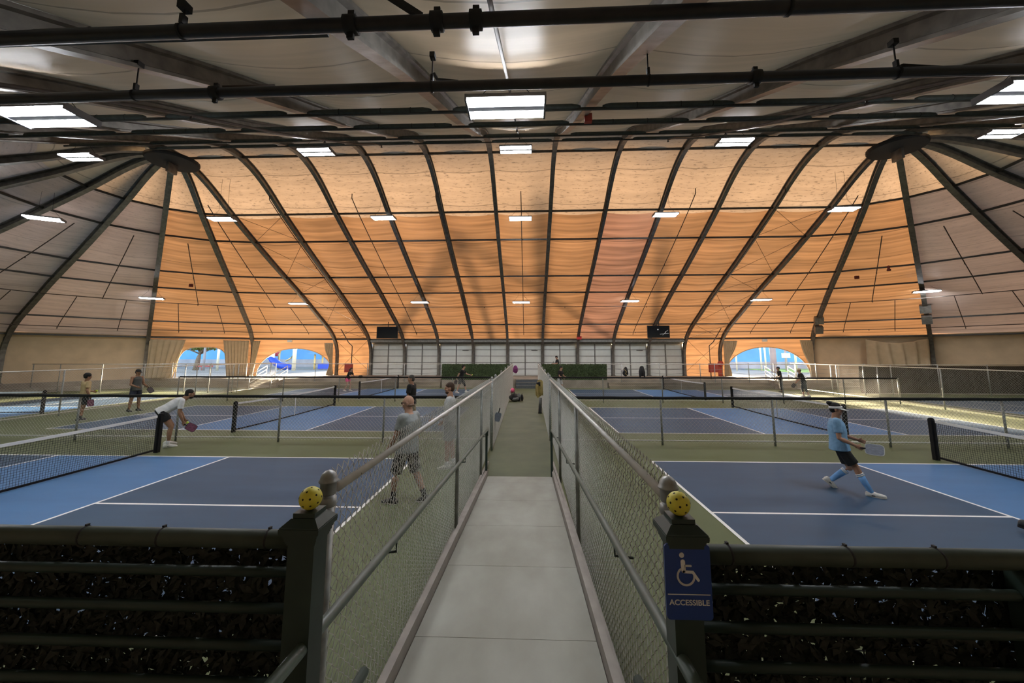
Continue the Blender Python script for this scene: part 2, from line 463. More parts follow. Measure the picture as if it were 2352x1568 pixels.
# --- purlins of the far slope, running round both ends
def ring_pts(o_, inw=0.0, thmax=5):
    s = s_of_o(o_)
    pts = [rib_pt(k * SEC, -1, s, -inw) for k in range(thmax, -1, -1)]
    pts += [cross_pt(x, s, -inw) for x in RIBX[1:]]
    pts += [rib_pt(k * SEC, 1, s, -inw) for k in range(1, thmax + 1)]
    return pts
PUR = [(0.43, 'topmost dark purlin of the far slope, along the roof bend'), (4.06, 'dark purlin of the far slope just above the darker orange cloth'), (6.11, 'second dark purlin below the edge of the pale upper cloth'),
       (9.5, 'third dark purlin of the far slope, halfway down the orange cloth'), (11.39, 'dark purlin just above the lowest row of hanging lights'), (15.49, 'dark purlin just above the two hanging screens'), (17.15, 'lowest dark purlin, along the top of the roller doors and arches')]
for i, (o_, lab) in enumerate(PUR):
    pts = [cross_pt(x, s_of_o(o_)) for x in RIBX] if i == 0 else ring_pts(o_)
    ob = MB().sweep(pts, [(-0.035, -0.05), (0.035, -0.05), (0.035, 0.05), (-0.035, 0.05)]).build('roof_purlin', M['purlin'])
    tag(ob, lab, 'roof purlin', 'purlins of the far slope')
# --- foam-wrapped purlins of the near slope
NEAR = [(-14.4, (0, 1, 2, 3, 4)), (-9.94, tuple(range(1, 10))), (-7.83, tuple(range(0, 11))), (-4.39, tuple(range(0, 11))), (-1.2, tuple(range(0, 11)))]
NL = ['nearest', 'second nearest', 'third nearest', 'fourth nearest', 'farthest']
for (o_, bays), nm in zip(NEAR, NL):
    s = -s_of_o(-o_)
    x0, x1 = RIBX[bays[0]], RIBX[bays[-1] + 1]
    p = cross_pt(0, s, -0.17)
    ob = MB().sweep([(x0, p.y, p.z - 0.05), (x1, p.y, p.z - 0.05)], [(-0.02, -0.025), (0.02, -0.025), (0.02, 0.025), (-0.02, 0.025)]).build('roof_strut', M['purlin'])
    tag(ob, f'{nm} row of foam-wrapped struts across the near slope overhead', 'roof strut', 'foam-wrapped strut rows')
    for k in bays:
        a, b = RIBX[k] + 0.28, RIBX[k + 1] - 0.28
        rr = 0.062
        q = MB().tube([(a - 0.06, p.y, p.z), (a, p.y, p.z), (a + 0.12, p.y, p.z), (b - 0.12, p.y, p.z), (b, p.y, p.z), (b + 0.06, p.y, p.z)], [0.02, 0.045, rr, rr, 0.045, 0.02], 10)
        q.build('foam_sleeve', M['foam'], ob)
        if k % 2 == 0 and o_ < -7:
            for f in (0.25, 0.6, 0.85): MB().lathe((a + (b - a) * f, p.y, p.z), [(rr + 0.004, -0.008), (rr + 0.004, 0.008)], 10, ax=Matrix.Rotation(PI / 2, 3, 'Y')).build('cable_tie', M['black'], ob)

# --- big black mains
def main_pipe(y, z, r, tilt, lab, couplings, hangers):
    t = thing('water_main_pipe', lab, 'pipe', (0, y, z), group='black mains overhead')
    zz = lambda x: z + tilt * x
    MB().tube([(-9.5, y, zz(-9.5)), (9.5, y, zz(9.5))], r, 14).build('pipe_run', M['blackpipe'], t)
    for x in couplings:
        c = MB().lathe((x, y, zz(x)), [(r + 0.002, -0.05), (r + 0.022, -0.045), (r + 0.022, 0.045), (r + 0.002, 0.05)], 12, ax=Matrix.Rotation(PI / 2, 3, 'Y'))
        c.box((x, y, zz(x) + r + 0.035), (0.05, 0.03, 0.06)); c.box((x, y, zz(x) - r - 0.035), (0.05, 0.03, 0.06))
        c.build('coupling', M['black'], t)
    for x in hangers:
        top = pz(y - YC) - 0.1
        h = MB().tube([(x, y, zz(x) + r), (x, y, top)], 0.008, 6)
        h.lathe((x, y, zz(x)), [(r + 0.001, -0.012), (r + 0.008, -0.012), (r + 0.008, 0.012), (r + 0.001, 0.012)], 12, ax=Matrix.Rotation(PI / 2, 3, 'Y'))
        h.box((x, y, zz(x) + r + 0.05), (0.03, 0.05, 0.08)); h.box((x, y, top - 0.02), (0.06, 0.08, 0.06))
        h.build('pipe_hanger', M['black'], t)
    return t
t = main_pipe(2.72, 5.0, 0.052, 0.008, 'thick black water main nearest overhead, crossing the top of the view', (-0.68, -0.38, -1.35), (-2.7, 1.95))
MB().beam((-0.8, 2.72, 5.04), (-1.45, 2.5, 5.35), 0.035, 0.05).build('sway_brace', M['black'], t)
t = main_pipe(4.24, 5.57, 0.058, 0.004, 'second thick black water main overhead, behind the nearest one', (-3.7, 2.6), (-1.1, 1.4, -4.7, 4.15))
MB().tube([(-3.62, 4.24, 5.62), (-3.2, 4.55, 5.85)], 0.028, 8).build('sway_brace', M['rustpipe'], t)
MB().tube([(-0.8, 4.24, 5.62), (-1.15, 4.7, 6.0), (-1.2, 4.72, 6.1)], 0.022, 8).build('sway_brace', M['black'], t)
MB().tube([(4.2, 4.24, 5.65), (4.9, 4.35, 5.68)], 0.04, 8).build('sway_brace', M['black'], t)

# --- sprinkler lines
def sprinkler(pts, r, lab, heads=(), group='sprinkler lines'):
    ob = MB().tube(pts, r, 7, cap=True).build('sprinkler_pipe', M['rustpipe'])
    tag(ob, lab, 'sprinkler pipe', group)
    for h in heads:
        h = Vector(h)
        m = MB().tube([h + Vector((0, 0, 0.0)), h + Vector((0, 0, -0.07))], [0.03, 0.018], 8)
        m.lathe(h + Vector((0, 0, -0.08)), [(0.008, -0.01), (0.045, -0.008), (0.045, 0.0), (0.008, 0.006)], 8)
        m.build('sprinkler_head', M['rustpipe'], ob)
    return ob
for o_, lab in ((12.7, 'thin pipe running round the whole hall just below the lowest lights'), (16.14, 'thin pipe running round the hall level with the hanging screens')):
    pts = ring_pts(o_, 0.3)
    hd = [(a * 0.5 + b * 0.5) for a, b in list(zip(pts, pts[1:]))[3:-3:2]]
    sprinkler(pts, 0.026, lab, hd)
for k in range(-3, 4):
    x = -0.3 + 4.55 * k
    sA, sB = s_of_o(2.9), s_of_o(16.3)
    pts = [cross_pt(x, s, -0.33) for s in np.linspace(sA, sB, 14)]
    side = 'left of' if k < 0 else 'right of'
    lab = 'straight sprinkler line down the far slope above the walkway' if k == 0 else f'{ORD[abs(k)-1]} sprinkler line {side} the walkway, running down the far orange slope'
    sprinkler([pts[0] + Vector((0, 0, 0.25))] + pts, 0.024, lab, (pts[5], pts[9], pts[-1]), 'sprinkler lines down the far slope')
for side in (-1, 1):
    sd = 'left' if side < 0 else 'right'
    for k in range(0, 4):
        th = (k + 0.5) * SEC
        r0 = 3.2 if k == 0 else 6.2
        pts = [rib_pt(th, side, s, -0.33) for s in np.linspace(s_of_o(r0), s_of_o(12.7), 9)]
        sprinkler(pts, 0.024, f'{ORD[k]} sprinkler line down the {sd} rounded end, counted from the far wall', (pts[4],), 'sprinkler lines down the rounded ends')
        for j, f in enumerate((0.27, 0.73)):
            th = (k + f) * SEC
            pts = [rib_pt(th, side, s, -0.33) for s in np.linspace(s_of_o(12.7), s_of_o(16.2), 5)]
            sprinkler(pts, 0.022, f'{ORD[2*k+j]} short sprinkler stub hanging low in the {sd} rounded end, counted from the far wall', (pts[-1],), 'short sprinkler stubs')
for x, lab in ((-6.25, 'rust-brown sprinkler line climbing the near slope overhead to the left'), (5.95, 'rust-brown sprinkler line climbing the near slope overhead to the right'), (-0.28, 'thin sprinkler line climbing the near slope overhead above the walkway')):
    e = 0.33 if x != -0.28 else 0.12
    pts = [cross_pt(x, -s, -e) for s in np.linspace(s_of_o(15.5), s_of_o(1.6), 16)]
    sprinkler(pts, 0.03 if x != -0.28 else 0.022, lab, (pts[5], pts[10], pts[-1]), 'sprinkler lines of the near slope')

# --- cross bracing cables in the last straight bay of the far slope
def cable(a, b, lab, r=0.011):
    ob = MB().tube([a, b], r, 5).build('brace_cable', M['black'])
    return tag(ob, lab, 'brace cable', 'crossed brace cables')
for side, i0, i1, sd in ((-1, 0, 1, 'left'), (1, 11, 10, 'right')):
    lev = [4.06, 6.11, 9.5, 11.39, 15.49, 17.15]
    for j in range(len(lev) - 1):
        sA, sB = s_of_o(lev[j]), s_of_o(lev[j + 1])
        for q, (u, v) in enumerate(((i0, i1), (i1, i0))):
            cable(cross_pt(RIBX[u], sA), cross_pt(RIBX[v], sB), f'thin brace cable, {sd} end bay, {ORD[j]} panel from top, falling to the {"middle" if (u == i0) else "outer"} side')
    for q, (u, v) in enumerate(((i0, i1), (i1, i0))):
        cable(cross_pt(RIBX[u], s_of_o(17.15)), cross_pt(RIBX[v], SMAX - 0.3), f'thin brace cable across the {sd} lit fabric bay, foot on the {"door" if u == i0 else "arch"} side')

# ------------------------------------------------------------------ lower walls
def arch_wall(name, A, B, outer, mats, arch=None, zt=3.8, nx=48, nz=6):
    """wall panel between the feet of two ribs; A, B functions z -> point"""
    V, F, Mi, UV = [], [], [], []
    for i in range(nx + 1):
        t = i / nx
        lo = 0.6
        if arch:
            f0, f1, h, pw = arch
            if f0 <= t <= f1:
                q = (t - f0) / (f1 - f0) * 2 - 1
                lo = 0.6 + h * max(0.0, 1 - abs(q) ** pw) ** (1 / pw)
        for j in range(nz + 1):
            z = lo + (zt - lo) * j / nz
            p = A(z).lerp(B(z), t)
            V.append(tuple(p)); UV.append((t * 5, z))
    for i in range(nx):
        for j in range(nz):
            F.append((i * (nz + 1) + j, (i + 1) * (nz + 1) + j, (i + 1) * (nz + 1) + j + 1, i * (nz + 1) + j + 1))
    o = mesh_np(name, V, F, mats, smooth=True)
    uvl = o.data.uv_layers.new(name='UVMap')
    li = np.zeros(len(o.data.loops), dtype=np.int32); o.data.loops.foreach_get('vertex_index', li)
    uvl.data.foreach_set('uv', np.array(UV, dtype=np.float32)[li].ravel())
    if arch:   # rolled hem along the opening
        f0, f1, h, pw = arch; pts = []
        for i in range(41):
            q = -math.cos(PI * i / 40); t = f0 + (q + 1) / 2 * (f1 - f0)
            z = 0.6 + h * max(0.0, 1 - abs(q) ** pw) ** (1 / pw)
            pts.append(A(z).lerp(B(z), t))
        MB().tube(pts, 0.035, 6).build('hem', M['tarp'], o)
    return struct(o)
def rp(theta, side): return lambda z: rib_pt(theta, side, s_of_z(z), 0.12)
def cp(x): return lambda z: cross_pt(x, s_of_z(z), 0.12)
ARCHES = {(-1, 0): (0.05, 0.95, 2.33, 2.1), (-1, 1): (0.27, 0.75, 2.4, 3.6), (1, 0): (0.06, 0.97, 2.42, 2.1)}
for side in (-1, 1):
    sd = 'left' if side < 0 else 'right'
    for k in range(0, 7):
        a = ARCHES.get((side, k))
        if a:
            nm = 'wall_arch_' + sd
            arch_wall(nm, rp((k + 1) * SEC, side) if side < 0 else rp(k * SEC, side), rp(k * SEC, side) if side < 0 else rp((k + 1) * SEC, side), None, M['liner'], a if side > 0 else (1 - a[1], 1 - a[0], a[2], a[3]) if k == 0 else a)
        else:
            arch_wall('wall_end_' + sd, rp(k * SEC, side), rp((k + 1) * SEC, side), None, M['tarp'], None, nx=24, nz=10)
# lit fabric bay beside the doors, both sides
arch_wall('wall_fabric_left', cp(RIBX[0]), cp(RIBX[1]), None, M['liner'])
arch_wall('wall_fabric_right', cp(RIBX[10]), cp(RIBX[11]), None, M['liner'])
# header between fabric and doors; unseen rear block added to stop sun leaks
struct(MB().bb(RIBX[1], RIBX[10], YC + 17.15, YC + 18.0, 3.52, 3.74).bb(RIBX[1], RIBX[10], YC + 17.6, YC + 18.1, 3.5, 3.84).build('trim_1', M['doorframe']))
struct(MB().bb(RIBX[1], RIBX[10], YC + 17.86, YC + 17.95, 3.36, 3.55).build('trim_2', M['doorframe']))
# roller doors
for k in range(1, 10):
    x0, x1 = RIBX[k] + 0.11, RIBX[k + 1] - 0.11
    y = YC + 17.92
    d = MB().bb(x0, x1, y + 0.03, y + 0.06, 0.62, 3.5).build(f'door_{k}', M['door']); struct(d)
    hh = (3.42 - 0.64) / 5
    for r in range(5):
        z0 = 0.64 + r * hh
        pb = MB()
        for c in range(2):
            xa = x0 + 0.05 + c * (x1 - x0) / 2; xb = x0 + (c + 1) * (x1 - x0) / 2 - 0.05
            pb.bb(xa, xb, y, y + 0.03, z0 + 0.02, z0 + hh - 0.02)
            n = 2 if 1 < k < 9 else 2
            w = (xb - xa) / n
            for q in range(n):
                pb.bb(xa + q * w + 0.09, xa + (q + 1) * w - 0.09, y - 0.012, y, z0 + 0.12, z0 + hh - 0.12)
                pb.bb(xa + q * w + 0.12, xa + (q + 1) * w - 0.12, y - 0.02, y - 0.012, z0 + 0.16, z0 + hh - 0.16)
        pb.build('door_panel', M['door'], d)
    fr = MB()
    for r in range(1, 5): fr.bb(x0, x1, y - 0.035, y + 0.02, 0.64 + r * hh - 0.022, 0.64 + r * hh + 0.022)
    xm = (x0 + x1) / 2
    fr.bb(xm - 0.045, xm + 0.045, y - 0.05, y + 0.02, 0.62, 3.6)
    for x in (x0, x1): fr.bb(x - 0.05, x + 0.05, y - 0.05, y + 0.05, 0.62, 3.55)
    fr.build('door_track', M['doorframe'], d)
    if k in (3, 5, 8):
        MB().bb(xm + 0.55, xm + 1.1, y - 0.06, y - 0.03, 2.78, 2.82).build('door_handle', M['black'], d)
# ------------------------------------------------------------------ ground, courts, terrace
struct(MB().bb(-42, 42, -3, 30.3, -0.3, 0.0).build('floor', M['green']))
struct(MB().bb(-0.97, 0.7, 8.4, 29.5, 0.0, 0.004).build('floor_walkway', M['walk']))
CY = (6.724, 16.11, 25.68)
def court(name, x0, sgn, yc, mats=None, rot=None):
    """x0: baseline, sgn: direction of the far baseline; length 13.41, width 6.1"""
    L, W, lw = 13.411, 6.096, 0.055
    xs = [0, lw, 4.572 - lw, 4.572, 8.839, 8.839 + lw, L - lw, L]
    ys = [0, lw, W / 2 - lw / 2, W / 2 + lw / 2, W - lw, W]
    mb = MB()
    for i in range(len(xs) - 1):
        for j in range(len(ys) - 1):
            mi = 0
            if 2 < i < 4: mi = 1
            if i in (0, 2, 4, 6) or j in (0, 4) or (j == 2 and i in (1, 5)): mi = 2
            pts = []
            for a, b in ((xs[i], ys[j]), (xs[i + 1], ys[j]), (xs[i + 1], ys[j + 1]), (xs[i], ys[j + 1])):
                p = Vector((sgn * a, b - W / 2, 0.006))
                if rot: p = rotz(rot) @ p
                pts.append((x0 + p.x, yc + p.y, p.z))
            mb.add(pts, [(0, 1, 2, 3) if sgn > 0 else (3, 2, 1, 0)], mi)
    return struct(mb.build(name, [M['dkblue'], M['ltblue'], M['line']]))
for i, y in enumerate(CY):
    court('floor_court_right', 2.84, 1, y); court('floor_court_left', -2.672, -1, y)
court('floor_court_end_left', -23.65, 1, 9.6, rot=PI / 2)
court('floor_court_end_right', 23.4, 1, 9.6, rot=PI / 2)

# terrace with concrete tiers, gap for the central steps
ter = MB()
ter.bb(-34, -0.86, 30.3, 36.4, 0.0, 0.62); ter.bb(0.86, 34, 30.3, 36.4, 0.0, 0.62); ter.bb(-0.86, 0.86, 30.36, 36.4, 0, 0.62)
struct(ter.build('floor_terrace', M['concrete']))
tr = MB()
for x0, x1 in ((-33, -6.5), (5.95, 33)):
    tr.bb(x0, x1, 29.9, 30.3, 0, 0.41); tr.bb(x0, x1, 29.5, 29.9, 0, 0.205)
struct(tr.build('floor_tiers', M['tier']))
pl = MB().bb(-6.4, -0.95, 29.95, 30.3, 0, 0.58); pl.bb(0.95, 5.87, 29.95, 30.3, 0, 0.58)
struct(pl.build('wall_planter', M['concrete']))
st = thing('entrance_steps', 'flight of blue-grey steps climbing to the terrace at the end of the walkway', 'steps', (-0.05, 29.4, 0))
for i in range(3):
    b = MB().bb(-0.85, 0.85, 29.4 + 0.31 * i, 30.36, 0.2 * i, 0.2 * (i + 1) + 0.005 * (i == 2)); b.build('step', M['stepgrey'], st)
    MB().bb(-0.85, 0.85, 29.385 + 0.31 * i, 29.44 + 0.31 * i, 0.2 * (i + 1) - 0.012, 0.2 * (i + 1) + 0.008).build('nosing', M['concrete'], st)
# stem wall under the rounded ends
sw = MB()
for side in (-1, 1):
    for k in range(2, 8):
        for r_, z_ in ((17.95, 0.6), (17.0, 0.32)):
            a = Vector(((HUBL if side < 0 else HUBR) + side * r_ * math.sin(k * SEC), YC + r_ * math.cos(k * SEC), z_ / 2))
            b = Vector(((HUBL if side < 0 else HUBR) + side * r_ * math.sin((k + 1) * SEC), YC + r_ * math.cos((k + 1) * SEC), z_ / 2))
            sw.beam(a, b, 0.7, z_)
struct(sw.build('wall_base', M['concrete']))
# platform behind the railing and the ramp
struct(MB().bb(-12, 12, -0.9, 1.4, 0.0, 0.6).build('floor_platform', M['ramp']))
rz_ = lambda y: max(0.0, (8.45 - y) / 12)
rm = MB(); ys = [1.3, 2.0, 3.12, 4.3, 5.5, 6.7, 7.9, 8.45]
for a, b in zip(ys, ys[1:]):
    a2 = a + 0.005
    rm.add([(-0.82, a2, 0), (0.48, a2, 0), (0.48, b, 0), (-0.82, b, 0), (-0.82, a2, rz_(a2) + 0.006), (0.48, a2, rz_(a2) + 0.006), (0.48, b, rz_(b) + 0.006), (-0.82, b, rz_(b) + 0.006)],
           [(3, 2, 1, 0), (4, 5, 6, 7), (0, 1, 5, 4), (1, 2, 6, 5), (2, 3, 7, 6), (3, 0, 4, 7)])
struct(rm.build('floor_ramp', M['ramp']))
for nm, x in (('trim_3', -0.85), ('trim_4', 0.51)):
    struct(MB().beam((x, 1.3, rz_(1.3) + 0.02), (x, 8.6, 0.02), 0.05, 0.16).build(nm, M['curb']))
for nm, x in (('trim_5', -0.905), ('trim_6', 0.565)):
    struct(MB().beam((x, 1.8, rz_(1.8) - 0.04), (x, 9.4, 0.03), 0.04, 0.06).build(nm, M['curb']))

# ------------------------------------------------------------------ chain link fences
def chain_fabric(name, L, zb, zt, mat_, parent, pitch=0.038, r=0.0017, yoff=0.0, knuckle=True, amp=0.004):
    """woven zigzag wires in the local x-z plane; zb, zt functions of x"""
    nw = int(L / pitch)
    xs = np.arange(nw) * pitch
    J = max(4, int((max(zt(0), zt(L)) - min(zb(0), zb(L))) / pitch) + 1)
    j = np.arange(J + 1)
    z0 = np.array([zb(x) for x in xs]); z1 = np.array([zt(x) for x in xs])
    z = z0[:, None] + (z1 - z0)[:, None] * (j / J)[None, :]
    x = xs[:, None] + ((j[None, :] + np.arange(nw)[:, None]) % 2) * pitch * 1.06
    y = yoff + amp * np.where((j[None, :] % 2) == 0, 1, -1) + 0 * x
    P = np.stack([x, y, z], -1)                                     # nw, J+1, 3
    a = np.array([0, 2 * PI / 3, 4 * PI / 3]) + PI / 2
    off = np.stack([np.cos(a) * r * 1.25, np.sin(a) * r * 1.25, 0 * a], -1)
    Vv = (P[:, :, None, :] + off[None, None, :, :]).reshape(-1, 3)
    base = (np.arange(nw)[:, None, None] * (J + 1) + np.arange(J)[None, :, None]) * 3
    k = np.arange(3)[None, None, :]; k2 = (k + 1) % 3
    Fq = np.stack([base + k, base + k2, base + 3 + k2, base + 3 + k], -1).reshape(-1, 4)
    return mesh_np(name, Vv, Fq, mat_, parent)

def fence(name, label, cat, p0, p1, top, posts, post_h=None, r_rail=0.021, r_post=0.028, mesh_top=None, foam=False, bottom=True, pitch=0.05, r=0.0022, group=None,
          caps=False, railmat='galvrail', postmat='galv', wiremat='wire', zb=0.06, yoff=0.035, ties=0, share=None):
    p0 = Vector((*p0, 0)); p1 = Vector((*p1, 0)); d = p1 - p0; L = d.length; h = math.atan2(d.y, d.x)
    t = thing(name, label, cat, p0, h, group)
    tp = top if callable(top) else (lambda x: top)
    rl = MB().tube([(0.0, 0, tp(0)), (L, 0, tp(L))], r_rail, 10)
    rl.build('top_rail', M[railmat], t, local=True)
    if foam:
        n = 0
        f = MB().tube([(0.1 + (L - 0.2) * i / 60, 0, tp(0) + 0.006 * math.sin(i * 1.7) * 0.5) for i in range(61)], 0.042, 10)
        f.build('foam_padding', M['foamblack'], t, local=True)
    if bottom: MB().tube([(0, 0, zb + 0.06), (L, 0, zb + 0.06)], 0.017, 8).build('bottom_rail', M[railmat], t, local=True)
    for x in posts:
        ht = (tp(x) + 0.07) if caps else tp(x) - 0.0
        pm = MB().tube([(x, 0, 0), (x, 0, ht)], r_post, 12)
        po = pm.build('post', M[postmat], t, local=True)
        if caps: MB().lathe((x, 0, ht - 0.01), [(r_post + 0.004, 0), (r_post + 0.007, 0.015), (r_post + 0.012, 0.02), (r_post + 0.003, 0.026), (r_post * 0.95, 0.04), (r_post * 0.6, 0.057), (0.003, 0.066)], 16).build('post_cap', M['galv'], po, local=True)
    if ties:
        tb = MB()
        n = int(L / ties)
        for i in range(n):
            x = (i + 0.35) * ties
            tb.tube([(x + 0.004, 0.034, tp(x) - 0.02), (x, 0.0, tp(x) + r_rail + 0.002), (x - 0.002, -r_rail - 0.003, tp(x)), (x - 0.003, 0.0, tp(x) - r_rail - 0.003), (x, 0.035, tp(x) - 0.03)], 0.0018, 5)
        tb.build('tie_wire', M['post'], t, local=True)
    mt = mesh_top or (lambda x: tp(x))
    if share is not None:
        m = link(bpy.data.objects.new('chain_link_mesh', share.data)); m.parent = t
    else: m = chain_fabric('chain_link_mesh', L, (lambda x: zb), mt, M[wiremat], t, pitch, r, yoff)
    return t, m

# fences along the walkway
XL = lambda y: -0.87 - 0.0077 * (y - 1.88)
XR = lambda y: 0.585 + 0.0063 * (y - 1.85)
zr = lambda x: 1.865 - 0.0125 * x
fence('walkway_fence', 'grey chain link fence with round top rail along the left edge of the ramp', 'fence', (XL(1.88), 1.88), (XL(10.5), 10.5), zr, (3.35, 6.2), None, 0.0205, 0.024,
      mesh_top=lambda x: zr(x) + 0.085, pitch=0.031, r=0.0021, bottom=False, wiremat='wire', postmat='post', zb=0.12, yoff=0.03, ties=0.62, group='chain link fences beside the walkway')
fence('walkway_fence', 'grey chain link fence with round top rail along the right edge of the ramp', 'fence', (XR(1.85), 1.85), (XR(11.7), 11.7), zr, (3.3, 6.25), None, 0.0205, 0.024,
      mesh_top=lambda x: zr(x) + 0.085, pitch=0.031, r=0.0021, bottom=False, wiremat='wire', postmat='post', zb=0.12, yoff=-0.03, ties=0.62, group='chain link fences beside the walkway')
fence('walkway_fence', 'pale chain link fence along the left of the level walkway, beyond the ramp', 'fence', (XL(10.62), 10.62), (-1.08, 29.4), 1.76, (0.03, 1.3, 4.3, 7.4, 10.4, 13.4, 16.2, 18.78), None, 0.02, 0.03,
      mesh_top=lambda x: 1.78, pitch=0.042, r=0.0022, bottom=False, wiremat='wirew', caps=True, zb=0.05, yoff=-0.035, group='chain link fences beside the walkway')
fence('walkway_fence', 'chain link fence along the right of the level walkway, beyond the ramp', 'fence', (XR(11.82), 11.82), (0.79, 29.4), 1.76, (0.03, 1.1, 4.2, 7.2, 10.2, 13.2, 17.56), None, 0.02, 0.03,
      mesh_top=lambda x: 1.78, pitch=0.042, r=0.0022, bottom=False, wiremat='wire', caps=True, zb=0.05, yoff=0.035, group='chain link fences beside the walkway')
for side, y, x in (('left', 1.80, -0.875), ('right', 1.77, 0.585)):
    g = thing('fence_end_post', f'thick galvanised end post with domed cap behind the {side} newel post', 'post', (x, y, 0), group='galvanised end posts')
    MB().tube([(x, y, 0.5), (x, y, 1.915)], 0.029, 18).build('post', M['galv'], g)
    MB().lathe((x, y, 1.90), [(0.031, -0.04), (0.034, -0.035), (0.034, 0.010), (0.041, 0.012), (0.0415, 0.017), (0.037, 0.021), (0.0345, 0.033), (0.0285, 0.046), (0.018, 0.056), (0.003, 0.061)], 22).build('post_cap', M['galv'], g)
    MB().lathe((x, y, 1.83), [(0.03, -0.02), (0.036, -0.018), (0.036, 0.018), (0.03, 0.02)], 18).build('rail_clamp', M['galv'], g)
# cross fences between the courts
HF = 1.26
share = None
for y, x0, x1, where, off in ((11.45, -1.0, -18.85, 'left, between the nearest and middle courts', 3.08), (11.45, 0.72, 18.7, 'right, between the nearest and middle courts', 2.97),
                         (21.1, -1.05, -18.85, 'left, between the middle and farthest courts', 2.9), (21.1, 0.8, 18.7, 'right, between the middle and farthest courts', 3.1)):
    ps = [off + 3.02 * i for i in range(6) if off + 3.02 * i < abs(x1 - x0)] + [0.05, abs(x1 - x0) - 0.05]
    t, m = fence('court_fence', f'low black-topped chain link fence on the {where}', 'fence', (x0, y), (x1, y), HF, ps, foam=True, pitch=0.05, r=0.0021, group='black-topped fences between courts', postmat='post', yoff=0.03 if x0 < 0 else -0.03)
# side fences
for x, nm in ((-18.9, 'left'), (18.75, 'right')):
    fence('side_fence', f'tall chain link fence running away along the far {nm} side of the courts', 'fence', (x, 2.5), (x, 29.4), 1.83, [0.05 + 3.3 * i for i in range(9)], pitch=0.055, r=0.0026, group='side fences', postmat='galv', wiremat='wirew', yoff=0.03 if x > 0 else -0.03)
    sg = -1 if x < 0 else 1
    fence('side_fence', f'chain link fence across the {nm} rounded end of the hall, outside the side fence', 'fence', (x + sg * 0.1, 25.4), (x + sg * 13.5, 25.1), 1.83, [0.05, 1.6, 3.2, 5.9, 8.7, 11.5, 13.3], pitch=0.055, r=0.0026, group='end fences', wiremat='wirew', yoff=0.03)
ws = MB()
N_ = 60
vs = []
for i in range(N_ + 1):
    x = 20.5 + 11.6 * i / N_
    for j in range(5):
        vs.append((x, 25.75 + 0.07 * math.sin(i * 0.9) + 0.04 * math.sin(i * 2.3 + j), 0.05 + 1.7 * j / 4))
ws.add(vs, [(i * 5 + j, (i + 1) * 5 + j, (i + 1) * 5 + j + 1, i * 5 + j + 1) for i in range(N_) for j in range(4)], smooth=True)
tag(ws.build('windscreen', M['windscreen']), 'dark brown cloth windscreen behind the chain link fence at the far right', 'windscreen')

# terrace railing: posts and two sagging cables
def railing(label, x0, x1, y, posts, cables=True, mid=False):
    t = thing('terrace_railing', label, 'railing', (x0, y, 0.62), group='pipe railings on the terrace edge')
    MB().tube([(x0, y, 1.74), (x1, y, 1.74)], 0.022, 8).build('top_rail', M['galvrail'], t)
    for x in posts: MB().tube([(x, y, 0.2), (x, y, 1.8)], 0.028, 8).build('post', M['galv'], t)
    if cables:
        for z in (1.42, 1.12):
            pts = []
            n = int(abs(x1 - x0) * 2)
            for i in range(n + 1):
                x = x0 + (x1 - x0) * i / n
                pts.append((x, y, z - 0.09 * abs(math.sin((x - x0) * PI / 3.0))))
            MB().tube(pts, 0.009, 5).build('cable', M['post'], t)
    return t
railing('long pipe railing along the terrace edge on the left, in front of the two arches', -30.5, -6.45, 30.15, [-30.5, -27.5, -24.4, -21.6, -19.3, -16.2, -12.15, -9.3, -6.5])
railing('long pipe railing along the terrace edge on the right, in front of the arch', 5.95, 24.5, 30.15, [6.95, 9.75, 12.7, 13.75, 16.2, 18.0, 19.6, 21.0, 22.6, 24.4])
# stairs with white rails down from the terrace
for x, sd in ((-19.4, 'left'), (18.4, 'right')):
    t = thing('side_stairs', f'short concrete stairs with slanted pipe handrails in front of the {sd} arch', 'stairs', (x, 29.4, 0), group='side stairs')
    for i in range(3): MB().bb(x - 0.8, x + 0.8, 28.9 + 0.32 * i, 30.3, 0.2 * i, 0.2 * (i + 1)).build('step', M['concrete'], t)
    for s in (-1, 1):
        hr = MB()
        for dz in (0.92, 0.65, 0.38):
            hr.tube([(x + s * 0.82, 28.6, 0.0 + dz), (x + s * 0.82, 30.5, 0.66 + dz)], 0.024, 7)
        hr.tube([(x + s * 0.82, 28.62, 0), (x + s * 0.82, 28.62, 0.95)], 0.024, 7); hr.tube([(x + s * 0.82, 30.48, 0.62), (x + s * 0.82, 30.48, 1.6)], 0.024, 7)
        hr.build('handrail', M['white'] if sd == 'left' else M['galv'], t)

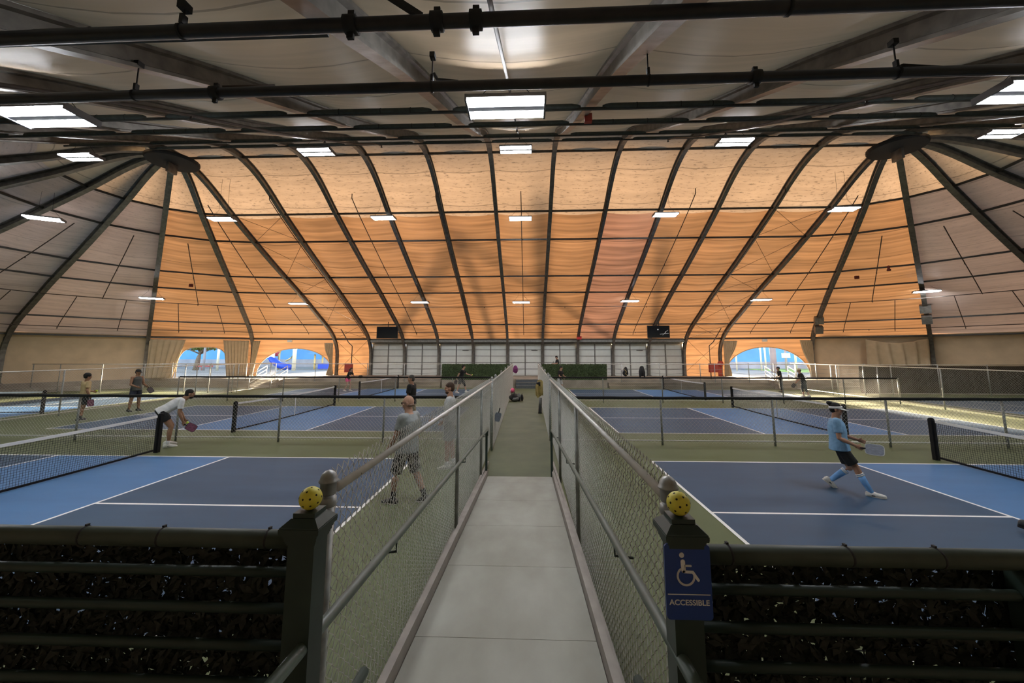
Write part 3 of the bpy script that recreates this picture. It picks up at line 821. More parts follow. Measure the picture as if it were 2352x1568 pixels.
# ------------------------------------------------------------------ nets
def net(label, x, y, rot=PI / 2, detail=1):
    t = thing('court_net', label, 'net', (x, y, 0), rot, 'pickleball nets')
    L = 3.35
    top = lambda u: 0.865 + 0.05 * (u / L) ** 2
    for s in (-1, 1):
        p = MB().box((s * L, 0, 0.47), (0.085, 0.085, 0.94)); p.box((s * (L - 0.075), 0.0, 0.46), (0.03, 0.03, 0.9)); p.lathe((s * L, 0, 0.94), [(0.05, 0), (0.045, 0.02), (0.01, 0.03)], 10)
        p.build('net_post', M['foamblack'], t, local=True)
    n = 24
    us = [-L + 0.1 + (2 * L - 0.2) * i / n for i in range(n + 1)]
    tp = MB()
    tp.sweep([(u, 0, top(u) - 0.02) for u in us], [(-0.01, -0.028), (0.01, -0.028), (0.01, 0.028), (-0.01, 0.028)])
    tp.build('top_tape', M['nettape'], t, local=True)
    bt = MB().sweep([(u, 0, 0.07 - 0.03 * (1 - (u / L) ** 2)) for u in us], [(-0.012, -0.02), (0.012, -0.02), (0.012, 0.02), (-0.012, 0.02)])
    bt.build('bottom_band', M['foamblack'], t, local=True)
    MB().box((0, -0.012, 0.46), (0.05, 0.008, 0.84)).build('centre_strap', M['nettape'], t, local=True)
    # cords
    q = 0.045
    xs = np.arange(-L + 0.1, L - 0.09, q)
    V, F = [], []
    r = 0.003
    def strand(P):
        b = len(V); a = [PI / 2, PI / 2 + 2 * PI / 3, PI / 2 + 4 * PI / 3]
        P = [Vector(p) for p in P]
        for i, p in enumerate(P):
            d = (P[min(i + 1, len(P) - 1)] - P[max(i - 1, 0)]).normalized()
            u = d.cross(Vector((0, 1, 0))).normalized()
            for g in a: V.append(tuple(p + u * (r * math.cos(g)) + Vector((0, 1, 0)) * (r * math.sin(g))))
        for i in range(len(P) - 1):
            for k in range(3):
                F.append((b + i * 3 + k, b + i * 3 + (k + 1) % 3, b + i * 3 + 3 + (k + 1) % 3, b + i * 3 + 3 + k))
    for u in xs: strand([(u, 0, 0.06), (u, 0.02 * math.sin(u * 3), 0.45), (u, 0, top(u))])
    for i in range(18):
        f = (i + 0.5) / 18
        strand([(u, 0.02 * math.sin(u * 3) * math.sin(PI * f), 0.07 + f * (top(u) - 0.07)) for u in us])
    mesh_np('net_mesh', V, F, M['netblack'], t)
    return t
for nm, i in (('nearest', 0), ('middle', 1), ('farthest', 2)):
    for x, sd in ((-9.4, 'left'), (9.6, 'right')):
        net(f'black net with white top tape on the {nm} court, {sd} of the walkway', x, CY[i] + (0.0 if i else 0.05))
net('black net on the sunlit court outside the left side fence', -23.65, 16.3, 0.0)

# ------------------------------------------------------------------ ramp handrails, newels, front guard fence
for sg, sd in ((-1, 'left'), (1, 'right')):
    xn, xf = (-0.72, -0.83) if sg < 0 else (0.47, 0.485)
    t = thing('ramp_handrail', f'green-grey pipe handrail sloping down the {sd} side of the ramp', 'handrail', (xf, 8.4, 0), group='ramp handrails')
    A = Vector((xn, 1.2, 1.55)); B = Vector((xf, 8.4, 0.925))
    rail = MB().tube([A + Vector((0, -0.035, -0.5)), A + Vector((0, -0.035, -0.03)), A + Vector((0, -0.01, 0.0)), A + (B - A) * 0.05, A + (B - A) * 0.5, B, B + Vector((0, 0.05, -0.03)), B + Vector((0.0, 0.06, -0.12))], 0.0205, 14)
    rail.build('rail', M['railgreen'], t)
    leg = MB().box((xf - 0.03 * sg * -1 * 0 + (-0.02 if sg < 0 else 0.0), 8.46, 0.44), (0.045, 0.045, 0.9)); leg.build('leg', M['dkgreen'], t)
    for f in (0.16, 0.55, 0.93):
        p = A + (B - A) * f
        MB().tube([p + Vector((0, 0, -0.018)), p + Vector((0, 0, -0.075)), p + Vector((sg * 0.1, 0, -0.085))], 0.007, 6).build('bracket', M['dkgreen'], t)
    low = MB().tube([(xn + sg * 0.08, 1.42, 1.16), (xn - sg * 0.0, 1.42, 1.16), (xn - sg * 0.02, 1.5, 1.165), (xn - sg * 0.02, 1.85, 1.13)], 0.0205, 10); low.build('lower_rail', M['dkgreen'], t)

NEW = ((-0.745, 1.41, 'left'), (0.497, 1.41, 'right'))
for x, y, sd in NEW:
    t = thing('newel_post', f'dark green square newel post with moulded cap on the {sd} side of the ramp entrance', 'newel post', (x, y, 0.6), group='newel posts')
    MB().box((x, y, 1.24), (0.088, 0.088, 1.28)).build('shaft', M['dkgreen'], t)
    c = MB()
    for w, z0, z1 in ((0.096, 1.846, 1.853), (0.102, 1.853, 1.860), (0.108, 1.860, 1.871), (0.115, 1.871, 1.877), (0.119, 1.877, 1.884), (0.132, 1.884, 1.889), (0.134, 1.889, 1.901), (0.13, 1.901, 1.905)): c.bb(x - w / 2, x + w / 2, y - w / 2, y + w / 2, z0, z1)
    c.box((x, y, 1.9155), (0.128, 0.128, 0.021), taper=0.64); c.box((x, y, 1.9335), (0.074, 0.074, 0.015))
    c.build('cap', M['dkgreen'], t)
    bz = 1.941 + 0.0365
    ball = MB().ell((x, y, bz), (0.037, 0.037, 0.037), nu=36, nv=24)
    o = ball.build('pickleball', M['ball'])
    o.location = (x, y, bz)
    o.data.transform(Matrix.Translation((0, 0, -0.037)))
    hb = MB(); g = PI * (3 - math.sqrt(5)); n = 30
    R_ = Euler((0.5, 0.3, 0.8 if sd == 'left' else 2.1)).to_matrix()
    for i in range(n):
        zz = 1 - 2 * (i + 0.5) / n; rr = math.sqrt(1 - zz * zz)
        nrm = R_ @ Vector((rr * math.cos(g * i), rr * math.sin(g * i), zz))
        a = nrm.orthogonal().normalized(); b = nrm.cross(a)
        hb.add([nrm * 0.0371 + (a * math.cos(2 * PI * k / 12) + b * math.sin(2 * PI * k / 12)) * 0.0036 for k in range(12)], [tuple(range(12))])
    h = hb.build('holes', M['hole'], o, local=True)
    tag(o, f'yellow perforated pickleball sitting on top of the {sd} newel post', 'ball', 'yellow balls on the newel posts')

# accessibility sign on the right newel
def rrect(w, h, r, n=6):
    pts = []
    for cx, cz, a0 in ((w / 2 - r, h / 2 - r, 0), (-w / 2 + r, h / 2 - r, PI / 2), (-w / 2 + r, -h / 2 + r, PI), (w / 2 - r, -h / 2 + r, 1.5 * PI)):
        for i in range(n + 1): pts.append((cx + r * math.cos(a0 + PI / 2 * i / n), cz + r * math.sin(a0 + PI / 2 * i / n)))
    return pts
sx, sy, sz = 0.497, 1.36, 1.765
SW, SH = 0.141, 0.218
sgn = thing('accessible_sign', 'blue ACCESSIBLE sign with a white wheelchair symbol on the right newel post', 'sign', (sx, sy, sz))
Ms = Matrix.Translation((sx, sy, sz))
MB().prism(rrect(SW, SH, 0.012), -0.003, 0.003, Ms).build('plate', M['signblue'], sgn)
ic = MB()
u = SH / 480.0   # one picture unit of the sign
def S(px, py): return ((px - 150) * u * 1.0, (240 - py) * u)
def stroke(pts, w):
    pts = [Vector((a, 0, b)) for a, b in pts]
    for a, b in zip(pts, pts[1:]):
        d = (b - a).normalized(); nrm = Vector((-d.z, 0, d.x)) * w / 2
        poly = [(a - nrm), (b - nrm), (b + nrm), (a + nrm)]
        ic.prism([(p.x, p.z) for p in poly], -0.0042, -0.003, Ms)
    for a in pts:
        ic.prism([(a.x + w / 2 * math.cos(2 * PI * k / 14), a.z + w / 2 * math.sin(2 * PI * k / 14)) for k in range(14)], -0.0046, -0.003, Ms)
hc = S(112, 70)
ic.prism([(hc[0] + 17 * u * math.cos(2 * PI * k / 20), hc[1] + 17 * u * math.sin(2 * PI * k / 20)) for k in range(20)], -0.0042, -0.003, Ms)
stroke([S(118, 112), S(120, 168)], 30 * u)
stroke([S(122, 138), S(170, 138)], 13 * u)
stroke([S(122, 176), S(182, 178), S(217, 228)], 18 * u)
cx, cz = S(135, 205)
arc = [(cx + 56 * u * math.cos(a), cz + 56 * u * math.sin(a)) for a in np.linspace(math.radians(128), math.radians(368), 26)]
stroke(arc, 13 * u)
ic.bb(sx - SW * 0.46, sx + SW * 0.46, sy - 0.0042, sy - 0.003, sz + (240 - 320) * u - 0.0012, sz + (240 - 320) * u + 0.0012)
ic.build('symbol', M['signwhite'], sgn)
fc = bpy.data.curves.new('lettering', 'FONT'); fc.body = 'ACCESSIBLE'; fc.size = 0.0215; fc.align_x = 'CENTER'; fc.align_y = 'CENTER'; fc.extrude = 0.0006; fc.offset = 0.0004
fo = bpy.data.objects.new('tmp_text', fc); COL.objects.link(fo)
dg = bpy.context.evaluated_depsgraph_get()
tm_ = bpy.data.meshes.new_from_object(fo.evaluated_get(dg)); bpy.data.objects.remove(fo)
tm_.materials.clear(); tm_.materials.append(M['signwhite'])
lo = link(bpy.data.objects.new('lettering', tm_)); lo.parent = sgn
wid = max(v.co.x for v in tm_.vertices) - min(v.co.x for v in tm_.vertices)
lo.scale = (SW * 0.87 / wid, 1.0, 1.0)
lo.rotation_euler = (PI / 2, 0, 0); lo.location = (0, -0.0036, (240 - 372) * u)

# guard fence at the front: dark pipes over an ivy screen
IV = MB()
def ivy(x0, x1, z0, z1, y, n, seed):
    rg = random.Random(seed); mb = MB()
    for i in range(n):
        c = Vector((rg.uniform(x0, x1), y + rg.uniform(-0.02, 0.02), rg.uniform(z0, z1)))
        a = rg.uniform(0, 2 * PI); L = rg.uniform(0.018, 0.034); w = L * 0.5
        R = Euler((rg.uniform(-0.7, 0.7), rg.uniform(-0.7, 0.7), 0)).to_matrix() @ Matrix.Rotation(a, 3, 'Y')
        pts = [Vector((0, 0, -L)), Vector((w * 0.8, 0.003, -L * 0.2)), Vector((w * 0.5, 0.003, L * 0.5)), Vector((0, 0, L)), Vector((-w * 0.5, 0.003, L * 0.5)), Vector((-w * 0.8, 0.003, -L * 0.2))]
        mb.add([c + R @ p for p in pts], [(0, 1, 2, 3, 4, 5)])
    return mb
M['ivy'] = mat('ivy_dark', (0.010, 0.013, 0.008), 0.55, var=0.6, scale=40, spec=0.35)
M['ivymesh'] = mat('ivy_backing', (0.01, 0.012, 0.01), 0.8, var=0.3)
for sg, x0, x1, zt, sd in ((-1, -0.80, -3.3, 1.818, 'left'), (1, 0.555, 3.3, 1.795, 'right')):
    t = thing('guard_fence', f'dark green pipe guard fence with black ivy screen, {sd} of the ramp entrance', 'guard fence', ((x0 + x1) / 2, 1.47, 0.6), group='front guard fences')
    MB().tube([(x0, 1.47, zt), (x1, 1.47, zt)], 0.0305, 18).build('top_rail', M['railtop_lit'], t)
    for i in range(8):
        z = zt - 0.108 - 0.117 * i
        if z > 0.66: MB().tube([(x0, 1.47, z), (x1, 1.47, z)], 0.0165, 12).build('rail', M['dkgreen'], t)
    pb = MB()
    px = 1.62 if sg > 0 else -2.55
    MB().bb(px - 0.028, px + 0.028, 1.44, 1.5, 0.6, zt - 0.02).build('post', M['dkgreen'], t)
    xa, xb = min(x0, x1), max(x0, x1)
    iv = ivy(xa, xb, 0.64, zt - 0.035, 1.535, 20500, 5 + sg).build('ivy_screen', M['ivy'], t); iv['kind'] = 'stuff'
    wm = MB(); 
    for k in range(int((xb - xa) / 0.05)): wm.box((xa + k * 0.05, 1.56, (0.64 + zt - 0.04) / 2), (0.003, 0.003, zt - 0.68))
    for k in range(int((zt - 0.68) / 0.05)): wm.box(((xa + xb) / 2, 1.563, 0.65 + k * 0.05), (xb - xa, 0.003, 0.003))
    wm.build('wire_backing', M['ivymesh'], t)
    for k in range(9):
        tb = MB()
        x = x0 + sg * (0.12 + 0.34 * k + (0.05 if k % 2 else 0))
        tb.lathe((x, 1.47, zt), [(0.0312, -0.004), (0.0325, -0.003), (0.0325, 0.003), (0.0312, 0.004)], 14, ax=Euler((0.0, PI / 2, 0.12)).to_matrix())
        tb.box((x, 1.475, zt + 0.034), (0.008, 0.012, 0.008))
        tb.build('cable_tie', M['black'], t)
# ------------------------------------------------------------------ lights
LAMP = 107.0
M['lamp'] = emit('lamp_glow', (0.93, 0.96, 1.0), LAMP)
FIX = [(-0.32, 5.9, 6.36, 0, 'nearest row, hanging above the walkway'), (-7.79, 5.72, 6.27, 0, 'nearest row, at the left edge of the view'), (7.8, 5.95, 6.45, 0, 'nearest row, at the right edge of the view'),
       (-16.34, 13.17, 9.63, 0, 'second row, in front of the left roof hub'), (-7.92, 13.85, 10.02, 0, 'second row, between the left hub and the walkway'), (-0.41, 14.51, 10.31, 0, 'second row, high above the walkway'), (7.85, 14.41, 10.39, 0, 'second row, between the walkway and the right hub'), (16.97, 13.97, 10.25, 0, 'second row, beside the right roof hub'),
       (-21.9, 16.57, 8.55, 0.55, 'third row, in the left rounded end'), (-15.69, 19.19, 9.36, 0.05, 'third row, just right of the left fan of ribs'), (-7.74, 20.44, 9.75, 0, 'third row, over the left courts'), (-0.35, 21.1, 9.85, 0, 'third row, above the walkway on the orange cloth'), (7.32, 20.51, 9.75, 0, 'third row, over the right courts'), (15.53, 19.35, 9.5, -0.05, 'third row, just left of the right fan of ribs'),
       (-24.9, 25.2, 6.12, 0.6, 'lowest row, in the left rounded end'), (-16.55, 27.96, 6.08, 0.1, 'lowest row, above the left arch curtain'), (-7.81, 28.48, 6.2, 0, 'lowest row, above the left screen'), (-0.43, 28.57, 6.17, 0, 'lowest row, above the end of the walkway'), (7.42, 28.85, 6.26, 0, 'lowest row, above the right screen'), (16.15, 27.89, 6.18, -0.1, 'lowest row, above the right arch'), (25.11, 25.69, 6.36, -0.6, 'lowest row, in the right rounded end')]
lead = None
for x, y, z, rz, lab in FIX:
    t = thing('ceiling_light', f'bright twin-strip hanging light of the {lab}', 'ceiling light', (x, y, z), rz, 'hanging strip lights')
    if lead is None:
        h = MB(); h.bb(-0.63, 0.63, -0.27, 0.27, 0.03, 0.09)
        h.bb(-0.63, -0.6, -0.27, 0.27, -0.02, 0.03); h.bb(0.6, 0.63, -0.27, 0.27, -0.02, 0.03)
        h.bb(-0.6, 0.6, -0.055, 0.055, 0.0, 0.03)
        ho = h.build('housing', M['lampbody'], t, local=True)
        s1 = MB().bb(-0.595, 0.595, -0.25, -0.07, -0.005, 0.028).build('light_strip', M['lamp'], t, local=True)
        s2 = MB().bb(-0.595, 0.595, 0.07, 0.25, -0.005, 0.028).build('light_strip', M['lamp'], t, local=True)
        lead = (ho, s1, s2)
    else:
        for q in lead:
            c = q.copy(); c.parent = t; link(c)
    R = math.hypot(max(0, abs(x - XC) - 16.775), y - YC) if abs(x - XC) > 16.775 else abs(y - YC)
    top = max(0.35, pz(R) - z - 0.1)
    ch = MB()
    for s in (-1, 1):
        ch.tube([(s * 0.55, 0, 0.09), (s * 0.22, 0, min(0.5, top)), (s * 0.2, 0, top)], 0.006, 5)
    ch.build('chain', M['black'], t, local=True)

# ------------------------------------------------------------------ hanging screens, boxes, signs
for x, z, sd in ((-11.5, 4.24, 'left'), (10.5, 4.26, 'right')):
    y = 32.3
    t = thing('television', f'black flat screen hanging under the far roof slope on the {sd}' + (', faint marks on it' if sd == 'right' else ', blank'), 'television', (x, y, z - 0.48), group='hanging screens')
    MB().box((x, y, z), (1.76, 0.08, 0.98)).build('casing', M['black'], t)
    sc = MB().box((x, y - 0.043, z), (1.68, 0.006, 0.9)).build('screen', M['screen'], t)
    if sd == 'right':
        pm = MB(); pm.prism([(x - 0.12, z + 0.13), (x + 0.02, z + 0.13), (x + 0.0, z + 0.22), (x - 0.06, z + 0.24)], y - 0.05, y - 0.046)
        for a, b in (((0.1, -0.2), (0.8, -0.14)), ((0.5, -0.05), (0.75, 0.12)), ((0.3, -0.28), (0.55, -0.05))):
            pm.beam((x + a[0], y - 0.048, z + a[1]), (x + b[0], y - 0.048, z + b[1]), 0.004, 0.025)
        pm.build('marks', M['signwhite'], sc)  # white marks laid over the dark screen
    MB().tube([(x + 0.05, y, z + 0.49), (x + 0.05, y, pz(y - YC) - 0.1)], 0.03, 8).build('mount_pole', M['black'], t)
M['alarm'] = mat('alarm_dark_red', (0.13, 0.02, 0.014), 0.6, var=0.1)
def simple(mb, name, m, label, cat, group=None): return tag(mb.build(name, m), label, cat, group)
simple(MB().box((4.42, 34.2, 3.86), (0.4, 0.12, 0.27)), 'exit_sign', M['exitred'], 'small red lit sign on a roof rib above the right-hand doors', 'sign')
simple(MB().box((1.45, 8.75, 7.95), (0.17, 0.12, 0.2)), 'fire_alarm', M['red'], 'red alarm box on the near rib right of the nearest centre light', 'alarm')
for x, y, z, lab in ((-22.8, 25.75, 7.1, 'small red alarm box on the orange cloth in the left rounded end'), (20.9, 25.6, 7.3, 'small red alarm box under a purlin in the right rounded end'), (22.2, 24.8, 7.62, 'dark red bell standing on a purlin in the right rounded end')):
    simple((MB().box((x, y, z), (0.2, 0.14, 0.2)) if 'bell' not in lab else MB().lathe((x, y, z), [(0.02, -0.1), (0.1, -0.08), (0.11, 0.0), (0.06, 0.05), (0.07, 0.16), (0.09, 0.2), (0.02, 0.26)], 12)), 'fire_alarm', M['alarm'], lab, 'alarm', 'red alarm boxes')
for th, s0, n, lab in ((SEC, 15.1, 2, 'grey speaker boxes clamped low on the first rib of the right fan'), (2 * SEC, 14.2, 2, 'grey speaker boxes clamped low on the second rib of the right fan')):
    p = rib_pt(th, 1, s_of_o(s0), -0.35)
    t = thing('speaker_cluster', lab, 'speaker', p, -th, 'clamped speaker boxes')
    MB().box((0, 0, 0.25), (0.55, 0.45, 0.55), Euler((0.35, 0, 0)).to_matrix()).build('speaker_box', M['rib'], t, local=True)
    MB().box((0.0, 0.25, -0.45), (0.5, 0.42, 0.55), Euler((0.5, 0, 0)).to_matrix()).build('speaker_box', M['rib'], t, local=True)
for x, z, w, h, y, lab in ((-13.95, 1.42, 0.58, 0.68, 30.9, 'red fabric-covered box by the railing left of the roller doors'), (14.0, 1.45, 0.6, 0.66, 30.9, 'red fabric-covered box by the railing right of the roller doors')):
    t = thing('hose_box', lab, 'hose box', (x, y, 0.62), group='red hose boxes')
    MB().box((x, y, z), (w, 0.26, h), taper=0.96).build('cover', M['red'], t)
    MB().tube([(x + (0.2 if x < 0 else -0.2), y, 0.62), (x + (0.2 if x < 0 else -0.2), y, z + 0.55)], 0.04, 8).build('standpipe', M['rustpipe'], t)
    MB().tube([(x + 0.2 * (1 if x < 0 else -1), y, z + 0.5), (x + 0.2 * (1 if x < 0 else -1), y, 3.1), (x - 0.3 * (1 if x > 0 else -1) * -1, y + 0.4, 3.4), (x + (-1.3 if x < 0 else 1.3), 32.0, 4.5)], 0.035, 8).build('riser_pipe', M['rustpipe'], t)
simple(MB().lathe((16.3, 34.6, 1.7), [(0.02, -0.03), (0.24, -0.02), (0.24, 0.02), (0.02, 0.03)], 20, ax=Matrix.Rotation(PI / 2, 3, 'X')).box((16.3, 34.75, 1.2), (0.3, 0.12, 1.1)), 'hose_reel', M['red'], 'round red hose reel on the rib foot beside the right arch', 'hose reel')
for x, lab in ((-20.5, 'small pale box fixed to the purlin above the left round arch'), (19.6, 'small pale box fixed to the purlin above the right round arch')):
    simple(MB().box((x, 33.7 if x < 0 else 33.75, 3.6), (0.38, 0.12, 0.2)), 'junction_box', M['door'], lab, 'box', 'boxes above the arches')

# ------------------------------------------------------------------ artificial hedges on the planter
def hedge(label, x0, x1, y, z0, z1, n, seed):
    rg = random.Random(seed)
    t = thing('hedge_panel', label, 'hedge', ((x0 + x1) / 2, y, z0), group='artificial hedges')
    MB().bb(x0 + 0.03, x1 - 0.03, y - 0.1, y + 0.1, z0, z1 - 0.03).build('core', M['hedge'], t)
    mb = MB()
    for i in range(n):
        f = rg.random()
        if f < 0.72: c = Vector((rg.uniform(x0, x1), y - 0.12 + rg.uniform(-0.03, 0.03), rg.uniform(z0, z1)))
        elif f < 0.9: c = Vector((rg.uniform(x0, x1), y + rg.uniform(-0.12, 0.12), z1 + rg.uniform(-0.04, 0.01)))
        else: c = Vector((rg.choice((x0, x1)), y + rg.uniform(-0.12, 0.12), rg.uniform(z0, z1)))
        R = Euler((rg.uniform(-1, 1), rg.uniform(-3, 3), rg.uniform(-1, 1))).to_matrix()
        L = rg.uniform(0.035, 0.06)
        mb.add([c + R @ Vector(q) for q in ((0, 0, -L), (L * 0.5, 0, 0), (0, 0.01, L), (-L * 0.5, 0, 0))], [(0, 1, 2, 3)])
    l = mb.build('foliage', M['hedge'], t); l['kind'] = 'stuff'
hedge('long green artificial hedge on the concrete planter left of the walkway end', -6.4, -1.3, 30.12, 0.58, 1.72, 4200, 1)
hedge('long green artificial hedge on the concrete planter right of the walkway end', 1.1, 5.85, 30.12, 0.58, 1.72, 4000, 2)
hedge('green artificial hedge block outside the side fence at the far left', -34.0, -30.9, 22.4, 0.0, 1.5, 2600, 3)

# ------------------------------------------------------------------ curtains at the arches
def curtain(label, top0, top1, bot0, bot1, zt, zb, folds, depth, sag=0.0, waist=None):
    """between two top points and two bottom points (x, y); waist=(height fraction, gather fraction, toward t)"""
    nx, nz = folds * 8, 26
    V = []
    for j in range(nz + 1):
        f = j / nz
        z = zt + (zb - zt) * f
        a = Vector(top0).lerp(Vector(bot0), f); b = Vector(top1).lerp(Vector(bot1), f)
        for i in range(nx + 1):
            t = i / nx
            if waist:
                w = math.exp(-((f - waist[0]) / 0.28) ** 2) * waist[1]
                t2 = waist[2] + (t - waist[2]) * (1 - w)
            else: t2 = t
            p = a.lerp(b, t2)
            ph = t * folds * 2 * PI + 0.6 * math.sin(f * 3 + t * 5)
            dd = depth * (0.45 + 0.55 * f) * math.sin(ph)
            V.append((p.x, p.y + dd, z - sag * math.sin(PI * t) * (1 - f) + 0.015 * math.sin(ph * 1.0) * (1 - f)))
    F = [(j * (nx + 1) + i, j * (nx + 1) + i + 1, (j + 1) * (nx + 1) + i + 1, (j + 1) * (nx + 1) + i) for j in range(nz) for i in range(nx)]
    o = mesh_np('curtain', V, F, M['curtain'], smooth=True)
    md = o.modifiers.new('thick', 'SOLIDIFY'); md.thickness = 0.012
    return tag(o, label, 'curtain', 'tan curtains at the arches')
def RP(side, k, f, inset=0.0):
    a = rib_pt(k * SEC, side, s_of_o(17.5), 0); b = rib_pt((k + 1) * SEC, side, s_of_o(17.5), 0)
    p = a.lerp(b, f); q = Vector((HUBL if side < 0 else HUBR, YC, p.z)); d = (q - p); d.z = 0; d.normalize(); p += d * (0.3 + inset)
    return (p.x, p.y, 0)
curtain('wide tan curtain hanging left of the small flat-topped arch', RP(-1, 1, 0.99), RP(-1, 1, 0.66), RP(-1, 1, 0.99), RP(-1, 1, 0.76), 3.62, 0.64, 6, 0.07)
curtain('broad tan curtain hanging between the small arch and the left round arch', RP(-1, 1, 0.30), RP(-1, 1, 0.03), RP(-1, 1, 0.24), RP(-1, 1, 0.03), 3.62, 0.64, 8, 0.08)
curtain('tan curtain drawn aside at the left edge of the left round arch', RP(-1, 0, 0.99), RP(-1, 0, 0.90), RP(-1, 0, 1.0), RP(-1, 0, 0.97), 3.6, 0.64, 5, 0.07)
curtain('tan curtain tied back at the right edge of the left round arch', RP(-1, 0, 0.13), RP(-1, 0, 0.02), RP(-1, 0, 0.10), RP(-1, 0, 0.005), 3.45, 0.64, 5, 0.06, waist=(0.62, 0.6, 0.9))
curtain('tan curtain tied back at the left edge of the right round arch', RP(1, 0, 0.01), RP(1, 0, 0.17), RP(1, 0, 0.0), RP(1, 0, 0.09), 3.6, 0.64, 7, 0.07, waist=(0.6, 0.55, 0.1))
curtain('tan curtain tied back at the right edge of the right round arch', RP(1, 0, 0.86), RP(1, 0, 0.99), RP(1, 0, 0.93), RP(1, 0, 1.0), 3.62, 0.64, 7, 0.07, waist=(0.75, 0.5, 0.85))
curtain('slack tan tarp sagging in folds right of the right round arch', RP(1, 1, 0.48), RP(1, 1, 0.98), RP(1, 1, 0.48), RP(1, 1, 0.98), 3.6, 0.9, 5, 0.17, sag=0.3)

# ------------------------------------------------------------------ bags and clothes
M['yellow'] = mat('jacket_khaki', (0.42, 0.32, 0.12), 0.8, var=0.25, scale=6, bump=0.3)
M['purple'] = mat('jacket_purple', (0.2, 0.04, 0.16), 0.8, var=0.4, scale=10)
M['pink'] = mat('pink_cloth', (0.65, 0.09, 0.2), 0.7, var=0.1)
M['fabblack'] = mat('black_cloth', (0.014, 0.014, 0.016), 0.8, var=0.25)
M['bagwhite'] = mat('bag_white', (0.5, 0.5, 0.48), 0.7, var=0.15)
M['baggrey'] = mat('bag_grey', (0.14, 0.14, 0.14), 0.7, var=0.3)
def blob(mb, c, r, rot=None, seed=0, amp=0.12, mi=0, nu=18, nv=12):
    st = len(mb.v); mb.ell(c, r, rot, nu, nv, mi)
    rg = random.Random(seed); ph = [rg.uniform(0, 6) for _ in range(6)]
    c = Vector(c)
    for i in range(st, len(mb.v)):
        p = Vector(mb.v[i]) - c
        k = 1 + amp * (math.sin(p.x / r[0] * 3 + ph[0]) * math.sin(p.z / r[2] * 2.5 + ph[1]) + 0.6 * math.sin(p.z / r[2] * 6 + p.x / r[0] * 4 + ph[2]))
        mb.v[i] = tuple(c + p * k)
    return mb
t = thing('duffel_bag', 'black and white sports bag lying against the left fence near the end of the walkway', 'bag', (-0.74, 21.6, 0.0))
blob(MB(), (-0.72, 21.6, 0.2), (0.26, 0.36, 0.2), seed=1).build('body', M['fabblack'], t)
blob(MB(), (-0.64, 21.4, 0.14), (0.2, 0.22, 0.1), seed=2).build('side_pocket', M['baggrey'], t)
MB().tube([(-0.72, 21.3, 0.3), (-0.7, 21.35, 0.47), (-0.7, 21.75, 0.47), (-0.72, 21.85, 0.3)], 0.02, 6).build('strap', M['fabblack'], t)
t = thing('backpack', 'grey and black backpack standing on the walkway beside the black sports bag', 'bag', (-0.46, 21.5, 0.0))
blob(MB(), (-0.46, 21.55, 0.2), (0.12, 0.14, 0.22), seed=3).build('body', M['baggrey'], t)
blob(MB(), (-0.46, 21.43, 0.13), (0.09, 0.06, 0.11), seed=4).build('pocket', M['fabblack'], t)
t = thing('backpack', 'small black upright bag at the right end of the bags on the walkway', 'bag', (-0.29, 21.5, 0.0))
blob(MB(), (-0.29, 21.5, 0.19), (0.07, 0.1, 0.19), seed=5).build('body', M['fabblack'], t)
MB().tube([(-0.29, 21.42, 0.34), (-0.29, 21.45, 0.42), (-0.29, 21.55, 0.42), (-0.29, 21.58, 0.34)], 0.01, 6).build('handle', M['fabblack'], t)
simple(blob(MB(), (-0.80, 21.7, 0.55), (0.12, 0.16, 0.13), seed=6), 'pink_cap', M['pink'], 'bright pink cap lying on top of the black sports bag', 'cap')
simple(blob(MB(), (-0.86, 21.9, 0.5), (0.1, 0.16, 0.13), seed=16), 'white_towel', M['bagwhite'], 'white towel bundled behind the pink cap on the bags', 'towel')
def hung(name, x, y, zt, h, w, mtl, label, seed, cat='jacket', dx=-0.06):
    mb = MB(); rg = random.Random(seed); nx, nz = 22, 18; V = []
    for sgn_ in (1, -1):
        for j in range(nz + 1):
            f = j / nz
            for i in range(nx + 1):
                u = i / nx * 2 - 1
                ww = w / 2 * (0.55 + 0.45 * min(1, f * 2.2)) * (1 - 0.12 * f)
                bulge = 0.09 * (1 - u * u) * (0.35 + 0.65 * math.sin(PI * min(1, f * 0.9 + 0.1)))
                fold = 0.04 * math.sin(u * 9 + seed + 2 * f) * f
                V.append((x + dx * 0.5 + (dx / abs(dx)) * (bulge * (1 if sgn_ > 0 else 0.15) + fold), y + u * ww, zt - h * f * (1 - 0.2 * abs(u) * math.sin(seed + u * 4)) - 0.05 * u * u * (1 - f)))
    F = []; m = (nx + 1) * (nz + 1)
    for b in (0, m):
        for j in range(nz):
            for i in range(nx): F.append((b + j * (nx + 1) + i, b + j * (nx + 1) + i + 1, b + (j + 1) * (nx + 1) + i + 1, b + (j + 1) * (nx + 1) + i))
    for j in range(nz):
        for i in (0, nx): F.append((j * (nx + 1) + i, m + j * (nx + 1) + i, m + (j + 1) * (nx + 1) + i, (j + 1) * (nx + 1) + i))
    for i in range(nx):
        for j in (0, nz): F.append((j * (nx + 1) + i, j * (nx + 1) + i + 1, m + j * (nx + 1) + i + 1, m + j * (nx + 1) + i))
    mb.add(V, F, 0, True)
    return tag(mb.build(name, mtl), label, cat)
hj = hung('hanging_jacket', 0, 0, 0.7, 0.7, 0.42, M['yellow'], 'khaki yellow jacket hanging on the right walkway fence', 3, dx=-0.16)
hj.location = (0.52, 17.2, 0.58); hj.rotation_euler = (0, 0, PI / 2 - 0.25)
MB().tube([(-0.1, 0.1, 0.66), (-0.13, 0.0, 0.7), (-0.12, -0.02, 0.56)], [0.05, 0.07, 0.03], 10).build('collar', M['fabblack'], hj, local=True)
